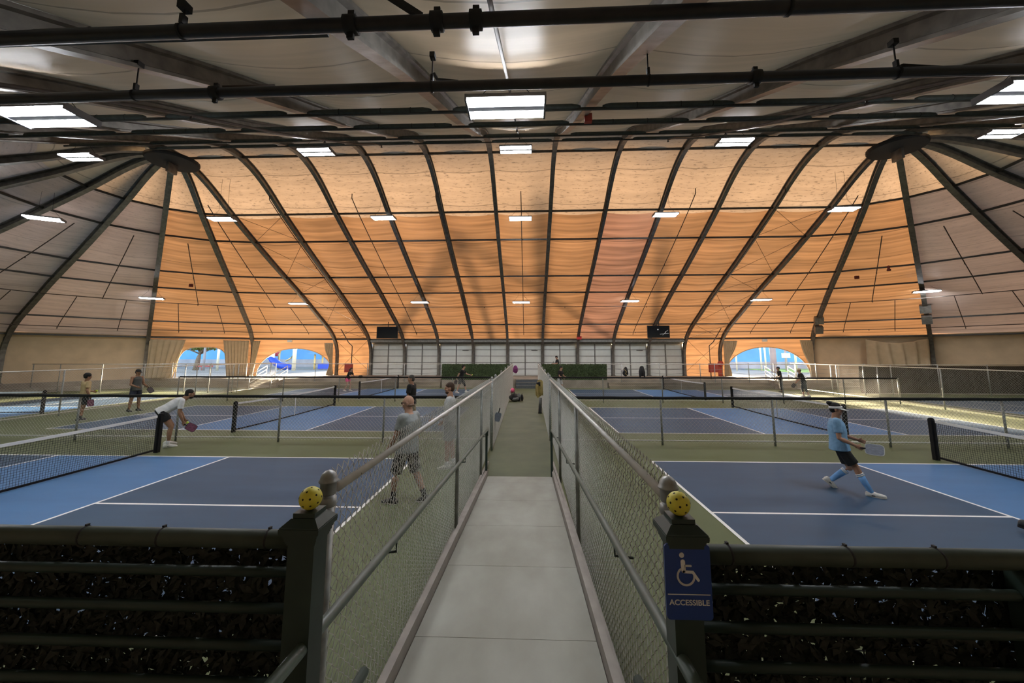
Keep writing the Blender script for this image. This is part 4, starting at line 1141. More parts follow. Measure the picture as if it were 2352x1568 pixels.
t = thing('racket_bag', 'slim grey and black bag standing on the walkway floor under the khaki jacket', 'bag', (0.54, 17.25, 0.0))
MB().tube([(0.52, 17.2, 0.0), (0.52, 17.2, 0.05), (0.53, 17.22, 0.3)], [0.09, 0.075, 0.07], 10).build('base', M['fabblack'], t)
MB().tube([(0.53, 17.22, 0.3), (0.55, 17.26, 0.64)], [0.07, 0.06], 10).build('body', M['baggrey'], t)
o = hung('hanging_jacket', 0, 0, 0.55, 0.55, 0.4, M['purple'], 'purple jacket hanging at the far end of the left walkway fence', 5, dx=-0.14)
o.location = (-0.86, 28.9, 1.1); o.rotation_euler = (0, 0, PI / 2 + 0.2)
t = thing('backpack', 'black patterned backpack hanging on the terrace railing right of the hedge', 'bag', (7.22, 30.05, 0.85), group='bags on the terrace railing')
blob(MB(), (7.22, 30.0, 1.18), (0.2, 0.14, 0.33), seed=8).build('body', M['fabblack'], t)
MB().tube([(7.12, 29.85, 1.35), (7.25, 29.84, 1.2), (7.18, 29.85, 1.05), (7.3, 29.86, 0.95)], 0.02, 6).build('strap', M['yellow'], t)
simple(blob(MB(), (7.0, 30.02, 1.28), (0.12, 0.1, 0.14), seed=9), 'white_towel', M['bagwhite'], 'white towel hanging on the railing beside the black backpack', 'towel')
o = hung('hanging_jacket', 0, 0, 0.75, 0.75, 0.5, M['fabblack'], 'black jacket hanging on the terrace railing, right of the black backpack', 2, dx=-0.1)
o.location = (8.45, 30.08, 0.72); o.rotation_euler = (0, 0, PI / 2)
def paddle(label, pos, R, face, edge='bagwhite', scale=1.0):
    """R: 3x3; handle along local -z, blade along +z, blade normal local y"""
    t = thing('pickleball_paddle', label, 'paddle', pos, group=None)
    w, h = 0.1 * scale, 0.13 * scale
    poly = [(w * math.copysign(abs(math.cos(a)) ** 0.45, math.cos(a)), 0.19 * scale + h * math.copysign(abs(math.sin(a)) ** 0.45, math.sin(a))) for a in np.linspace(0, 2 * PI, 28, endpoint=False)]
    M4 = Matrix.Translation(pos) @ R.to_4x4()
    MB().prism(poly, -0.007, 0.007, M4).build('edge_guard', M[edge], t)
    cx = 0.19 * scale
    MB().prism([(x * 0.93, cx + (z - cx) * 0.93) for x, z in poly], -0.0085, 0.0085, M4).build('blade', M[face], t)
    MB().tube([M4 @ Vector((0, 0, -0.06)), M4 @ Vector((0, 0, 0.075))], [0.016, 0.015], 8).build('handle', M['fabblack'], t)
    return t
M['padgrey'] = mat('paddle_grey', (0.17, 0.19, 0.24), 0.5, var=0.25, scale=20, stretch=(1, 1, 4))
M['padred'] = mat('paddle_maroon', (0.11, 0.015, 0.05), 0.45, var=0.5, scale=25)
M['paddark'] = mat('paddle_dark', (0.06, 0.045, 0.045), 0.5, var=0.2)
paddle('grey paddle with a white rim hanging on the left walkway fence', Vector((-0.785, 11.3, 0.93)), Euler((PI + 0.08, 0.25, 0.45), 'XYZ').to_matrix(), 'padgrey')

# ------------------------------------------------------------------ outside the arches
M['ext_ground'] = mat('outside_ground', (0.25, 0.23, 0.2), 0.9, var=0.15, scale=0.5)
M['ext_blue'] = mat('blue_windscreen', (0.12, 0.32, 0.62), 0.8, var=0.15, scale=0.3)
M['ext_wall'] = mat('outside_wall', (0.35, 0.33, 0.36), 0.9, var=0.2, scale=0.6)
M['ext_white'] = mat('outside_pole', (0.75, 0.7, 0.55), 0.5, var=0.05)
M['ext_grass'] = mat('outside_grass', (0.3, 0.42, 0.08), 0.9, var=0.3, scale=3)
M['slide'] = mat('slide_blue', (0.02, 0.07, 0.55), 0.4, var=0.1)
M['playred'] = mat('play_red', (0.5, 0.06, 0.06), 0.5, var=0.1)
M['playyel'] = mat('play_yellow', (0.75, 0.6, 0.25), 0.5, var=0.1)
M['leaf'] = mat('tree_leaf', (0.16, 0.2, 0.05), 0.7, var=0.4, scale=3, trans=0.4)
M['bark'] = mat('bark', (0.2, 0.15, 0.11), 0.9, var=0.3)
struct(MB().bb(-90, 90, 36.4, 110, -0.2, 0.56).build('ground_outside', M['ext_ground']))
struct(MB().bb(28, 70, 44, 53, 0.56, 0.6).build('lawn_outside', M['ext_grass']))
t = tag(MB().bb(-75, -20, 60, 66, 0.5, 4.6).bb(-75, -20, 59.4, 66.6, 4.6, 5.0).build('low_building', M['ext_blue']), 'low blue building seen through the two left arches', 'building')
MB().bb(-75, -20, 59.8, 60.0, 0.5, 1.7).build('wall_base_band', M['ext_wall'], t)
t = tag(MB().bb(22, 70, 56, 56.1, 0.56, 4.4).build('blue_windscreen', M['ext_blue']), 'blue windscreen behind the poles outside the right arch', 'windscreen')
w = tag(MB().bb(22, 70, 55.4, 55.8, 0.5, 1.45).build('low_wall', M['ext_wall']), 'low dark wall under the blue windscreen outside the right arch', 'wall')
def pole(x, y, h, r, label, m='ext_white'):
    return tag(MB().tube([(x, y, 0.5), (x, y, h)], r, 10).build('outside_pole', M[m]), label, 'pole', 'poles outside the arches')
for x, lab in ((24.2, 'white pole outside, farthest left in the right arch'), (27.0, 'pair of white poles left of the sign in the right arch, left one'), (27.5, 'pair of white poles left of the sign in the right arch, right one'), (30.9, 'thick white pole right of the small white sign in the right arch'), (37.6, 'white pole outside, second from the right edge of the right arch'), (39.3, 'white pole outside, nearest the right edge of the right arch')):
    pole(x, 47.5, 4.2, 0.12 if 'thick' in lab else 0.09, lab)
tag(MB().bb(22, 42, 47.45, 47.55, 3.62, 3.74).build('outside_rail', M['ext_white']), 'white horizontal rail across the tops of the poles outside the right arch', 'rail')
t = thing('lamp_stand', 'grey outside post with a small white sign, in the middle of the right arch', 'sign', (29.5, 47.0, 0.56))
MB().tube([(29.5, 47, 0.56), (29.5, 47, 4.0)], 0.13, 8).build('pole', M['ext_wall'], t)
MB().bb(28.95, 29.9, 46.8, 46.85, 2.05, 2.6).build('board', M['white'], t)
for x, lab in ((-42.3, 'thin white pole outside, left of the tree in the small arch'), (-36.9, 'thick white pole outside, right of the tree in the small arch'), (-38.6, 'thin dark pole outside, between the tree and thick pole in the small arch'), (-35.4, 'thin pole outside, farthest right in the small arch')):
    pole(x, 46.5, 4.4, 0.14 if 'thick' in lab else 0.07, lab, 'ext_wall' if 'dark' in lab else 'ext_white')
pole(-27.6, 46.5, 4.6, 0.22, 'thick cream pole outside in the middle of the left round arch')
# playground
t = thing('play_structure', 'playground with yellow posts and blue hip roof, seen through the left round arch', 'playground', (-24.5, 50, 0.56))
for x in (-27.0, -26.0, -24.8, -24.2, -23.5, -21.2): MB().tube([(x, 50, 0.56), (x, 50, 2.45)], 0.11, 8).build('post', M['playyel'], t)
MB().prism([(-27.4, 2.45), (-22.6, 2.45), (-24.2, 3.3), (-25.8, 3.3)], 48.6, 51.4).build('hip_roof', M['ext_blue'], t)
MB().bb(-26.3, -24.6, 49.5, 49.6, 0.62, 1.35).build('activity_panel', M['slide'], t)
MB().bb(-23.2, -22.2, 49.6, 49.7, 1.75, 2.15).build('side_panel', M['ext_blue'], t)
t = thing('tube_slide', 'blue playground slide with red and yellow tower at the left of the left round arch', 'slide', (-31, 50, 0.56))
MB().tube([(-33.4, 50, 2.7), (-32.8, 50, 2.3), (-32.2, 49.6, 1.75), (-31.0, 49.2, 1.1), (-29.6, 49, 0.8)], 0.42, 12).build('chute', M['slide'], t)
MB().tube([(-35.6, 50, 0.56), (-35.6, 50, 1.9)], 0.34, 10).build('tube', M['slide'], t)
MB().bb(-32.9, -32.2, 50.5, 51, 2.2, 3.7).build('panel', M['playred'], t)
MB().tube([(-31.8, 50.2, 0.56), (-31.8, 50.2, 2.4), (-31.5, 50.2, 3.2)], 0.13, 8).build('post', M['playyel'], t)
MB().tube([(-30.9, 50.2, 1.6), (-30.2, 50.2, 2.0), (-29.9, 50.2, 2.6), (-30.0, 50.2, 3.1)], 0.1, 8).build('arched_bar', M['playyel'], t)
MB().bb(-32.8, -31.9, 49.4, 49.5, 2.0, 2.6).build('board', M['white'], t)
tag(MB().tube([(-39.5, 47.3, 0.5), (-39.3, 47.3, 1.6)], 0.05, 6).bb(-40.0, -38.3, 47.1, 47.6, 0.95, 1.1).build('park_bench', M['playred']), 'small reddish bench outside the small arch', 'bench')
def tree(label, x, y, h, cr, cz, n, seed, lean=0):
    rg = random.Random(seed)
    t = thing('tree', label, 'tree', (x, y, 0.56), group='trees outside the arches')
    MB().tube([(x, y, 0.5), (x + lean * 0.4, y, h * 0.4), (x + lean, y, h * 0.75)], [0.32, 0.24, 0.14], 10).build('trunk', M['bark'], t)
    br = MB()
    for i in range(7):
        a = rg.uniform(0, 6.28); br.tube([(x + lean * 0.7, y, h * 0.5), (x + lean + cr[0] * 0.7 * math.cos(a), y + cr[1] * 0.7 * math.sin(a), cz + rg.uniform(-1, 1) * cr[2] * 0.5)], [0.1, 0.03], 6)
    br.build('branch', M['bark'], t)
    mb = MB()
    for i in range(n):
        d = Vector((rg.gauss(0, 1), rg.gauss(0, 1), rg.gauss(0, 1))).normalized() * rg.random() ** 0.4
        c = Vector((x + lean + d.x * cr[0], y + d.y * cr[1], cz + d.z * cr[2])); R = Euler((rg.uniform(-3, 3), rg.uniform(-3, 3), rg.uniform(-3, 3))).to_matrix(); L = rg.uniform(0.12, 0.24)
        mb.add([c + R @ Vector(q) for q in ((0, 0, -L), (L * 0.5, 0, 0), (0, 0.02, L), (-L * 0.5, 0, 0))], [(0, 1, 2, 3)])
    l = mb.build('foliage', M['leaf'], t); l['kind'] = 'stuff'
tree('leafy tree whose trunk stands in the middle of the small flat-topped arch', -40.4, 47.5, 5.0, (4.2, 2.0, 1.1), 4.0, 2200, 3, 0.6)
tree('leafy tree beyond the left arches, its crown shading the orange cloth', -26.5, 54, 9.5, (4.6, 2.2, 2.6), 6.0, 2400, 4, -1.2)
tag(MB().lathe((26.0, 43.5, 0.56), [(0.3, 0), (0.3, 3.6), (0.22, 4.0), (0.55, 4.35), (0.85, 4.9), (0.05, 5.0)], 14).build('outside_funnel_lamp', M['ext_wall']), 'funnel-topped lamp outside, its shadow lying on the cloth right of the right arch', 'lamp')
# tall masts outside whose shadows fall on the far roof slope
def mast(pts, r, label):
    return tag(MB().tube(pts, r, 8).build('shade_mast', M['ext_wall']), label, 'mast', 'masts outside behind the roof')
mast([(2.8, 50, 0.5), (3.6, 50, 6.2), (5.2, 50, 15.4)], 0.34, 'tall thick mast outside behind the roof, its upright shadow on the centre cloth')
mast([(-1.4, 48, 0.5), (-1.1, 48, 5.9), (-0.5, 48, 13.0)], 0.2, 'slender mast outside, its shadow slanting up left of the walkway centre')
mast([(-14.4, 48, 0.5), (-8.1, 48, 7.1), (-0.5, 48, 13.0)], 0.2, 'stay rope of an outside shade canopy, its shadow rising from the left screen')
mast([(-0.5, 48, 13.0), (8.5, 48, 6.3), (16.2, 48, 0.5)], 0.17, 'stay rope of an outside shade canopy, its shadow falling across the walkway centre')
mast([(13.9, 49, 0.5), (13.0, 49, 6.3), (12.0, 49, 13.3)], 0.22, 'slim mast outside, its faint shadow on the cloth right of the walkway')
for a, b in (((-8.8, 6.9), (1.0, 7.0)), ((1.0, 7.0), (9.5, 6.6))):
    pts = []
    for i in range(13):
        f = i / 12; pts.append((a[0] + (b[0] - a[0]) * f, 47.0, a[1] + (b[1] - a[1]) * f - 1.1 * math.sin(PI * f)))
    pts = [(pts[0][0], 47.0, 0.5)] + pts + [(pts[-1][0], 47.0, 0.5)]
    mast(pts, 0.07, 'sagging cable outside, its curved shadow low on the cloth ' + ('left' if a[0] < 0 else 'right') + ' of the walkway')
# ------------------------------------------------------------------ people
def skin(name, col): return mat(name, col, 0.55, var=0.08, scale=20, spec=0.3)
M['sk_light'] = skin('skin_light', (0.46, 0.27, 0.19)); M['sk_tan'] = skin('skin_tan', (0.30, 0.165, 0.10)); M['sk_mid'] = skin('skin_mid', (0.38, 0.21, 0.14))
M['hairblack'] = mat('hair_black', (0.008, 0.007, 0.007), 0.6, var=0.4, scale=60, spec=0.3)
M['hairbrown'] = mat('hair_brown', (0.045, 0.022, 0.012), 0.6, var=0.4, scale=60, spec=0.3)
M['stubble'] = mat('hair_stubble', (0.24, 0.15, 0.11), 0.7, var=0.2, scale=60)
M['hairgrey'] = mat('hair_grey', (0.05, 0.045, 0.04), 0.7, var=0.4, scale=60)
M['eye'] = mat('eye_dark', (0.012, 0.01, 0.01), 0.3, var=0.05)
M['lip'] = mat('lip', (0.24, 0.09, 0.075), 0.5, var=0.05)
def cloth(name, col, **k): return mat(name, col, 0.8, var=k.pop('var', 0.12), scale=k.pop('scale', 9), bump=0.5, bscale=14, **k)
M['c_grey'] = cloth('tee_grey', (0.27, 0.29, 0.29)); M['c_white'] = cloth('tee_white', (0.66, 0.66, 0.66)); M['c_lgrey'] = cloth('tee_light_grey', (0.45, 0.46, 0.46))
M['c_black'] = cloth('tee_black', (0.006, 0.006, 0.007)); M['c_tan'] = cloth('tee_tan', (0.50, 0.37, 0.20)); M['c_char'] = cloth('tank_charcoal', (0.075, 0.08, 0.075))
M['c_sky'] = cloth('tee_sky_blue', (0.19, 0.36, 0.56)); M['c_navy'] = cloth('shorts_navy', (0.02, 0.026, 0.045)); M['c_pink'] = cloth('shorts_pink', (0.75, 0.08, 0.22))
M['c_khaki'] = cloth('shorts_khaki', (0.27, 0.22, 0.15), var=0.3, scale=14); M['c_camo'] = cloth('shorts_camo', (0.03, 0.03, 0.028), second=(0.36, 0.36, 0.33), scale=13)
for _n in M['c_camo'].node_tree.nodes:
    if _n.type == 'VALTORGB': _n.color_ramp.elements[0].position = 0.5; _n.color_ramp.elements[1].position = 0.54
M['c_sock'] = cloth('sock_blue', (0.15, 0.34, 0.66)); M['c_hat'] = cloth('hat_straw', (0.50, 0.42, 0.30))
M['shoewhite'] = mat('shoe_white', (0.68, 0.67, 0.63), 0.6, var=0.1, scale=30); M['shoedark'] = mat('shoe_dark', (0.03, 0.033, 0.036), 0.6, var=0.4, scale=30); M['sole'] = mat('shoe_sole', (0.55, 0.53, 0.48), 0.7, var=0.1)
M['kneepad'] = mat('knee_brace', (0.015, 0.015, 0.017), 0.8, var=0.2)
FINAL = []
Z = Vector((0, 0, 1))
def rmesh(mb, name, m, parent, vox, it=3, eyes=None):
    o = mb.build(name, m, parent, local=True)
    a = o.modifiers.new('r', 'REMESH'); a.mode = 'VOXEL'; a.voxel_size = vox; a.use_smooth_shade = True
    b = o.modifiers.new('s', 'SMOOTH'); b.factor = 0.5; b.iterations = it
    FINAL.append((o, eyes)); return o
def ering(mb, P, lats, rad, n=18):
    """tube of elliptical rings: points, lateral axes, (a along lateral, b across)"""
    P = [Vector(p) for p in P]; vs = []
    for i, p in enumerate(P):
        t = (P[min(i + 1, len(P) - 1)] - P[max(i - 1, 0)]).normalized()
        l = Vector(lats[i]); l = (l - t * l.dot(t)).normalized(); w = t.cross(l)
        a, b = rad[i]
        for k in range(n):
            q = 2 * PI * k / n
            vs.append(p + l * (a * math.copysign(abs(math.cos(q)) ** 0.85, math.cos(q))) + w * (b * math.sin(q)))
    fs = [(i * n + k, i * n + (k + 1) % n, (i + 1) * n + (k + 1) % n, (i + 1) * n + k) for i in range(len(P) - 1) for k in range(n)]
    fs.append(tuple(range(n - 1, -1, -1))); fs.append(tuple((len(P) - 1) * n + k for k in range(n)))
    mb.add(vs, fs, 0, True)
def limb(mb, pts, rs, n=12):
    mb.tube(pts, list(rs), n)
    for p, r in zip(pts, rs): mb.ell(p, (r, r, r), nu=10, nv=6)
def person(label, X, Y, H, f, legs, arms, look, lean=0, twist=0, head=None, zg=0.0, hand_curl=(50, 50), neck=8, vox=0.0085, hands=True, width=1.0, ref=None, group='people on the courts'):
    """f facing (x right in view, y away). legs/arms keyed L,R: legs (thigh fwd, knee bend, splay, foot pitch); arms (fwd, out, bend, inward)"""
    s = H / 1.75; D = math.radians
    t = thing('person', label, 'person', (X, Y, zg), -math.atan2(X, Y), group)
    F = Vector((f[0], f[1], 0)).normalized(); Lf = Vector((-F.y, F.x, 0))
    def dirv(a, side=0.0, o=0.0):
        v = -Z * math.cos(D(a)) + F * math.sin(D(a))
        return (v * math.cos(D(o)) + Lf * side * math.sin(D(o))).normalized()
    TH, SHN, AH = 0.435 * s, 0.425 * s, 0.085 * s
    hts = {}
    for k in 'LR':
        a, b, sp, fp = legs[k]
        hts[k] = TH * math.cos(D(a)) * math.cos(D(sp)) + SHN * math.cos(D(a - b)) * math.cos(D(sp)) + AH + 0.11 * s * max(0, math.sin(D(fp)))
    pel = Vector((0, 0, max(hts.values())))
    T = (Z * math.cos(D(lean)) + F * math.sin(D(lean))).normalized()
    chest = pel + T * 0.51 * s
    tw = Matrix.Rotation(D(twist), 3, 'Z'); Ls = tw @ Lf
    J = {}
    for k, sd in (('L', 1), ('R', -1)):
        a, b, sp, fp = legs[k]
        hip = pel + Lf * sd * 0.088 * s - Z * 0.02
        kn = hip + dirv(a, sd, sp) * TH; an = kn + dirv(a - b, sd, sp * 0.6) * SHN
        fd = (F * math.cos(D(fp)) - Z * math.sin(D(fp)) + Lf * sd * 0.15).normalized()
        J['leg' + k] = (hip, kn, an, fd)
        a, o, b, inn = arms[k]
        sh = chest - T * 0.055 * s + Ls * sd * 0.178 * s * width
        el = sh + (dirv(a, sd, o)) * 0.295 * s
        wr = el + (dirv(a + b, sd, -inn)) * 0.25 * s
        J['arm' + k] = (sh, el, wr)
    nd = (Z * math.cos(D(lean * 0.5 + neck)) + F * math.sin(D(lean * 0.5 + neck))).normalized()
    hc = chest + nd * 0.172 * s
    fd3 = Vector(head) if head else Vector((F.x, F.y, -0.05))
    fd3.normalize()
    U = (Z * 0.8 + nd * 0.2); U = (U - fd3 * U.dot(fd3)).normalized(); W = fd3.cross(U)
    Rh = Matrix((W, fd3, U)).transposed()
    if ref is not None:    # keep a chosen foot over the given spot
        q = J['leg' + ref][2]; off = Vector((q.x, q.y, 0))
    else:
        off = (J['legL'][2] + J['legR'][2]) / 2; off.z = 0
    # move everything so the feet stand at the local origin
    def mv(p): return p - off
    pel, chest, hc = mv(pel), mv(chest), mv(hc)
    for k in list(J): J[k] = tuple(mv(p) if i < 3 else p for i, p in enumerate(J[k]))
    hipc = pel
    # ---- body: one continuous surface
    b = MB()
    st = [(-0.16, .15, .10), (-0.06, .165, .115), (0.1, .155, .112), (0.3, .138, .10), (0.55, .15, .112), (0.78, .165, .112), (0.92, .135, .085), (1.0, .075, .065)]
    ax = chest - pel
    ering(b, [pel + ax * q[0] for q in st], [Lf.lerp(Ls, max(0, min(1, q[0]))) for q in st], [(q[1] * s * width, q[2] * s * width) for q in st])
    limb(b, [chest - T * 0.03, hc - U * 0.05 * s], (0.07 * s, 0.06 * s))
    E = lambda c, r: b.ell(hc + Rh @ (Vector(c) * s), [q * s for q in r], Rh, 16, 12)
    E((0, -0.008, 0.02), (0.076, 0.094, 0.1)); E((0, 0.022, -0.06), (0.056, 0.066, 0.058)); E((0, 0.062, -0.092), (0.026, 0.022, 0.02))
    E((0, 0.098, -0.02), (0.013, 0.02, 0.016)); E((0, 0.09, 0.0), (0.009, 0.014, 0.025)); E((0, 0.082, 0.026), (0.05, 0.014, 0.011)); E((0, 0.083, -0.058), (0.022, 0.012, 0.011))
    for sd in (-1, 1): E((sd * 0.078, -0.008, -0.01), (0.011, 0.02, 0.032)); E((sd * 0.04, 0.062, -0.028), (0.026, 0.024, 0.02))
    for k, sd in (('L', 1), ('R', -1)):
        hip, kn, an, fd = J['leg' + k]
        cal = kn.lerp(an, 0.3) - F * 0.012 * s
        limb(b, [hip, hip.lerp(kn, 0.5), kn, cal, kn.lerp(an, 0.7), an], [q * s * width for q in (0.092, 0.078, 0.056, 0.057, 0.042, 0.036)])
        upf = (Z - fd * Z.dot(fd)).normalized(); b.tube([an, an - upf * 0.045 * s + fd * 0.03 * s, an + fd * 0.1 * s - upf * 0.062 * s], [0.034 * s, 0.028 * s, 0.014 * s], 10)
        sh, el, wr = J['arm' + k]
        limb(b, [chest - T * 0.06 * s, sh, sh.lerp(el, 0.4), el, el.lerp(wr, 0.3), wr], [q * s * width for q in (0.06, 0.056, 0.05, 0.039, 0.041, 0.027)])
        d = (wr - el).normalized()
        side = (Lf * sd); n_ = (side - d * side.dot(d)).normalized()      # back of hand outward
        w_ = d.cross(n_)
        if w_.dot(F) < 0: w_ = -w_
        Rp = Matrix((w_, n_, d)).transposed()
        b.ell(wr + d * 0.045 * s, (0.038 * s, 0.016 * s, 0.05 * s), Rp, 12, 8)
        if hands:
            cu = D(hand_curl[0] if k == 'L' else hand_curl[1])
            for i, ln in enumerate((0.072, 0.08, 0.075, 0.06)):
                r0 = wr + d * 0.085 * s + w_ * (0.029 - 0.0195 * i) * s
                d1 = (d * math.cos(cu * 0.5) - n_ * math.sin(cu * 0.5)); d2 = (d * math.cos(cu * 1.4) - n_ * math.sin(cu * 1.4)); d3 = (d * math.cos(cu * 2.1) - n_ * math.sin(cu * 2.1))
                p1 = r0 + d1 * ln * 0.45 * s; p2 = p1 + d2 * ln * 0.32 * s; p3 = p2 + d3 * ln * 0.23 * s
                b.tube([r0 - d * 0.02 * s, r0, p1, p2, p3], [0.0095 * s, 0.0095 * s, 0.009 * s, 0.0085 * s, 0.0065 * s], 8)
            tb = wr + d * 0.03 * s + w_ * 0.03 * s
            td = (d * 0.7 + w_ * 0.6 - n_ * 0.35).normalized()
            b.tube([tb - w_ * 0.015 * s, tb + td * 0.03 * s, tb + td * 0.03 * s + (td - n_ * 0.4).normalized() * 0.028 * s], [0.012 * s, 0.0105 * s, 0.0075 * s], 8)
    eyes = [(hc + Rh @ (Vector((q, 0.088, 0.006)) * s), 0.012 * s, 1) for q in (-0.032, 0.032)] + [(hc + Rh @ (Vector((0, 0.092, -0.058)) * s), 0.017 * s, 2)]
    sk = look['skin']
    rmesh(b, 'body', [M[sk], M['eye'], M['lip']], t, vox, 3, eyes)
    # ---- clothes
    if look.get('top'):
        c = MB(); lo_ = look.get('loose', 1.0)
        hem = look.get('hem', -0.16)
        q_ = [(hem, .19, .148), (0.02, .182, .136), (0.3, .162, .122), (0.55, .168, .13), (0.78, .176, .128), (0.9, .152, .10), (0.985, .092, .076)]
        ering(c, [pel + ax * q[0] for q in q_], [Lf.lerp(Ls, max(0, min(1, q[0]))) for q in q_], [(q[1] * s * width * (1 + (lo_ - 1) * (1 if q[0] < 0.7 else 0.4)), q[2] * s * width * (1 + (lo_ - 1) * (1 if q[0] < 0.7 else 0.4))) for q in q_])
        if not look.get('tank'):
            for k, sd in (('L', 1), ('R', -1)):
                sh, el, wr = J['arm' + k]; e = look.get('sleeve', 0.68)
                limb(c, [chest - T * 0.055 * s, sh + Z * 0.004], (0.066 * s * width, 0.07 * s * width))
                c.tube([sh, sh.lerp(el, e * 0.5), sh.lerp(el, e)], [0.07 * s * width, 0.066 * s * width, 0.066 * s * width], 14)
        rmesh(c, look.get('topname', 'shirt'), M[look['top']], t, 0.011, 4)
    if look.get('bottom'):
        c = MB(); e = look.get('short', 0.8)
        q_ = [(-0.2, .13, .1), (-0.1, .182, .13), (0.03, .178, .128), (0.15, .16, .118)]
        ering(c, [pel + ax * q[0] for q in q_], [Lf] * 4, [(q[1] * s * width, q[2] * s * width) for q in q_])
        for k in 'LR':
            hip, kn, an, fd = J['leg' + k]
            pts = [hip + Z * 0.03, hip.lerp(kn, 0.4)] + ([hip.lerp(kn, e)] if e <= 1 else [kn, kn.lerp(an, e - 1)])
            rr = [0.102, 0.1] + ([0.1] if e <= 1 else [0.078, 0.068])
            c.tube(pts, [q * s * width for q in rr], 14)
        rmesh(c, look.get('botname', 'shorts'), M[look['bottom']], t, 0.011, 3)
    for k in 'LR':
        hip, kn, an, fd = J['leg' + k]
        if look.get('sock'):
            mm, top = look['sock']
            so_ = MB(); p0 = an.lerp(kn, top)
            so_.tube([an - Z * 0.03 * s, an, an.lerp(kn, top * 0.5) - F * 0.006, p0 - F * 0.004], [0.042 * s, 0.042 * s, (0.054 if top > 0.5 else 0.044) * s, (0.064 if top > 0.5 else 0.045) * s], 14)
            so_.build('sock', M[mm], t, local=True)
            if look.get('stripes'):
                sb = MB()
                for q in (0.86, 0.94):
                    c0 = an.lerp(kn, top * q) - F * 0.005; sb.tube([c0, c0 + (kn - an).normalized() * 0.02], [0.0655 * s, 0.066 * s], 14)
                sb.build('sock_stripes', M['c_white'], t, local=True)
        if look.get('brace') == k:
            MB().tube([kn.lerp(hip, 0.22), kn, kn.lerp(an, 0.3)], [0.07 * s, 0.062 * s, 0.063 * s], 12).build('knee_brace', M['kneepad'], t, local=True)
        # shoe
        sd = 1 if k == 'L' else -1
        up = (Z - fd * Z.dot(fd)).normalized(); lat = fd.cross(up)
        base = an - up * AH * 0.98
        sec = [(-0.09, .03, .06), (-0.075, .041, .09), (-0.03, .046, .104), (0.03, .047, .09), (0.08, .051, .068), (0.13, .05, .052), (0.165, .04, .04), (0.185, .022, .026)]
        def rings(sc):
            vs = []
            for x, w, h in sec:
                for q in range(12):
                    a = 2 * PI * q / 12
                    vs.append(base + fd * x * s * 1.05 + lat * (w * s * sc[0] * math.cos(a)) + up * (sc[1] * s + sc[2] * s * h * (0.5 + 0.5 * math.sin(a)) if math.sin(a) > -0.5 else sc[1] * s))
            n = len(sec); fs = [(i * 12 + j, i * 12 + (j + 1) % 12, (i + 1) * 12 + (j + 1) % 12, (i + 1) * 12 + j) for i in range(n - 1) for j in range(12)]
            fs += [tuple(range(11, -1, -1)), tuple((n - 1) * 12 + j for j in range(12))]
            return vs, fs
        sm = MB(); sm.add(*rings((1.0, 0.016, 1.0)), 0, True); sho = sm.build('shoe', M[look.get('shoe', 'shoewhite')], t, local=True)
        s2 = MB()
        n = len(sec)
        bot = [base + fd * x * s * 1.06 + lat * (w * s * 1.05 * e_) for x, w, h in sec for e_ in (-1, 1)]
        top_ = [p + up * 0.02 * s for p in bot]
        fs = []
        for i in range(n - 1):
            a, b_, c_, d_ = 2 * i, 2 * i + 1, 2 * i + 3, 2 * i + 2
            fs += [(a, d_, c_, b_), (2 * n + a, 2 * n + b_, 2 * n + c_, 2 * n + d_), (a, 2 * n + a, 2 * n + d_, d_), (b_, c_, 2 * n + c_, 2 * n + b_)]
        fs += [(0, 1, 2 * n + 1, 2 * n), (2 * n - 2, 4 * n - 2, 4 * n - 1, 2 * n - 1)]
        s2.add(bot + top_, fs); s2.build('sole', M[look.get('sole', 'sole')], sho, local=True)
        if look.get('shoemark'):
            MB().box(base + fd * 0.02 * s + lat * (-0.039 * s) + up * 0.045 * s, (0.05, 0.012, 0.02), Matrix((fd, lat, up)).transposed()).box(base + fd * 0.02 * s + lat * (0.039 * s) + up * 0.045 * s, (0.05, 0.012, 0.02), Matrix((fd, lat, up)).transposed()).build('shoe_mark', M[look['shoemark']], sho, local=True)
    # ---- hair and headwear
    hr = look.get('hair'); e = lambda mbb, c, r: mbb.ell(hc + Rh @ (Vector(c) * s), [q * s for q in r], Rh, 16, 12)
    if hr:
        m_ = MB(); col, kind = hr
        if kind == 'short': e(m_, (0, -0.016, 0.042), (0.082, 0.098, 0.088)); e(m_, (0, -0.045, 0.0), (0.08, 0.068, 0.085))
        if kind == 'afro': e(m_, (0, -0.02, 0.06), (0.105, 0.115, 0.1)); e(m_, (0, -0.05, 0.02), (0.1, 0.08, 0.09))
        if kind == 'curly': e(m_, (0, -0.01, 0.06), (0.09, 0.105, 0.085)); e(m_, (0, -0.05, 0.01), (0.088, 0.07, 0.09))
        if kind == 'bun': e(m_, (0, -0.016, 0.04), (0.082, 0.097, 0.088)); e(m_, (0, -0.045, 0.0), (0.08, 0.066, 0.085)); e(m_, (0, -0.105, 0.105), (0.045, 0.05, 0.042))
        if kind == 'pony': e(m_, (0, -0.016, 0.04), (0.083, 0.099, 0.088)); e(m_, (0, -0.05, -0.01), (0.082, 0.068, 0.095)); e(m_, (0, -0.13, -0.04), (0.03, 0.05, 0.08))
        if kind == 'sides': e(m_, (0, -0.032, -0.035), (0.0785, 0.073, 0.036))
        rmesh(m_, 'hair', M[col], t, 0.009, 2)
    if look.get('beard'):
        m_ = MB(); e(m_, (0, 0.035, -0.085), (0.058, 0.06, 0.042)); e(m_, (0, 0.09, -0.044), (0.025, 0.008, 0.006)); rmesh(m_, 'beard', M[look['beard']], t, 0.008, 2)
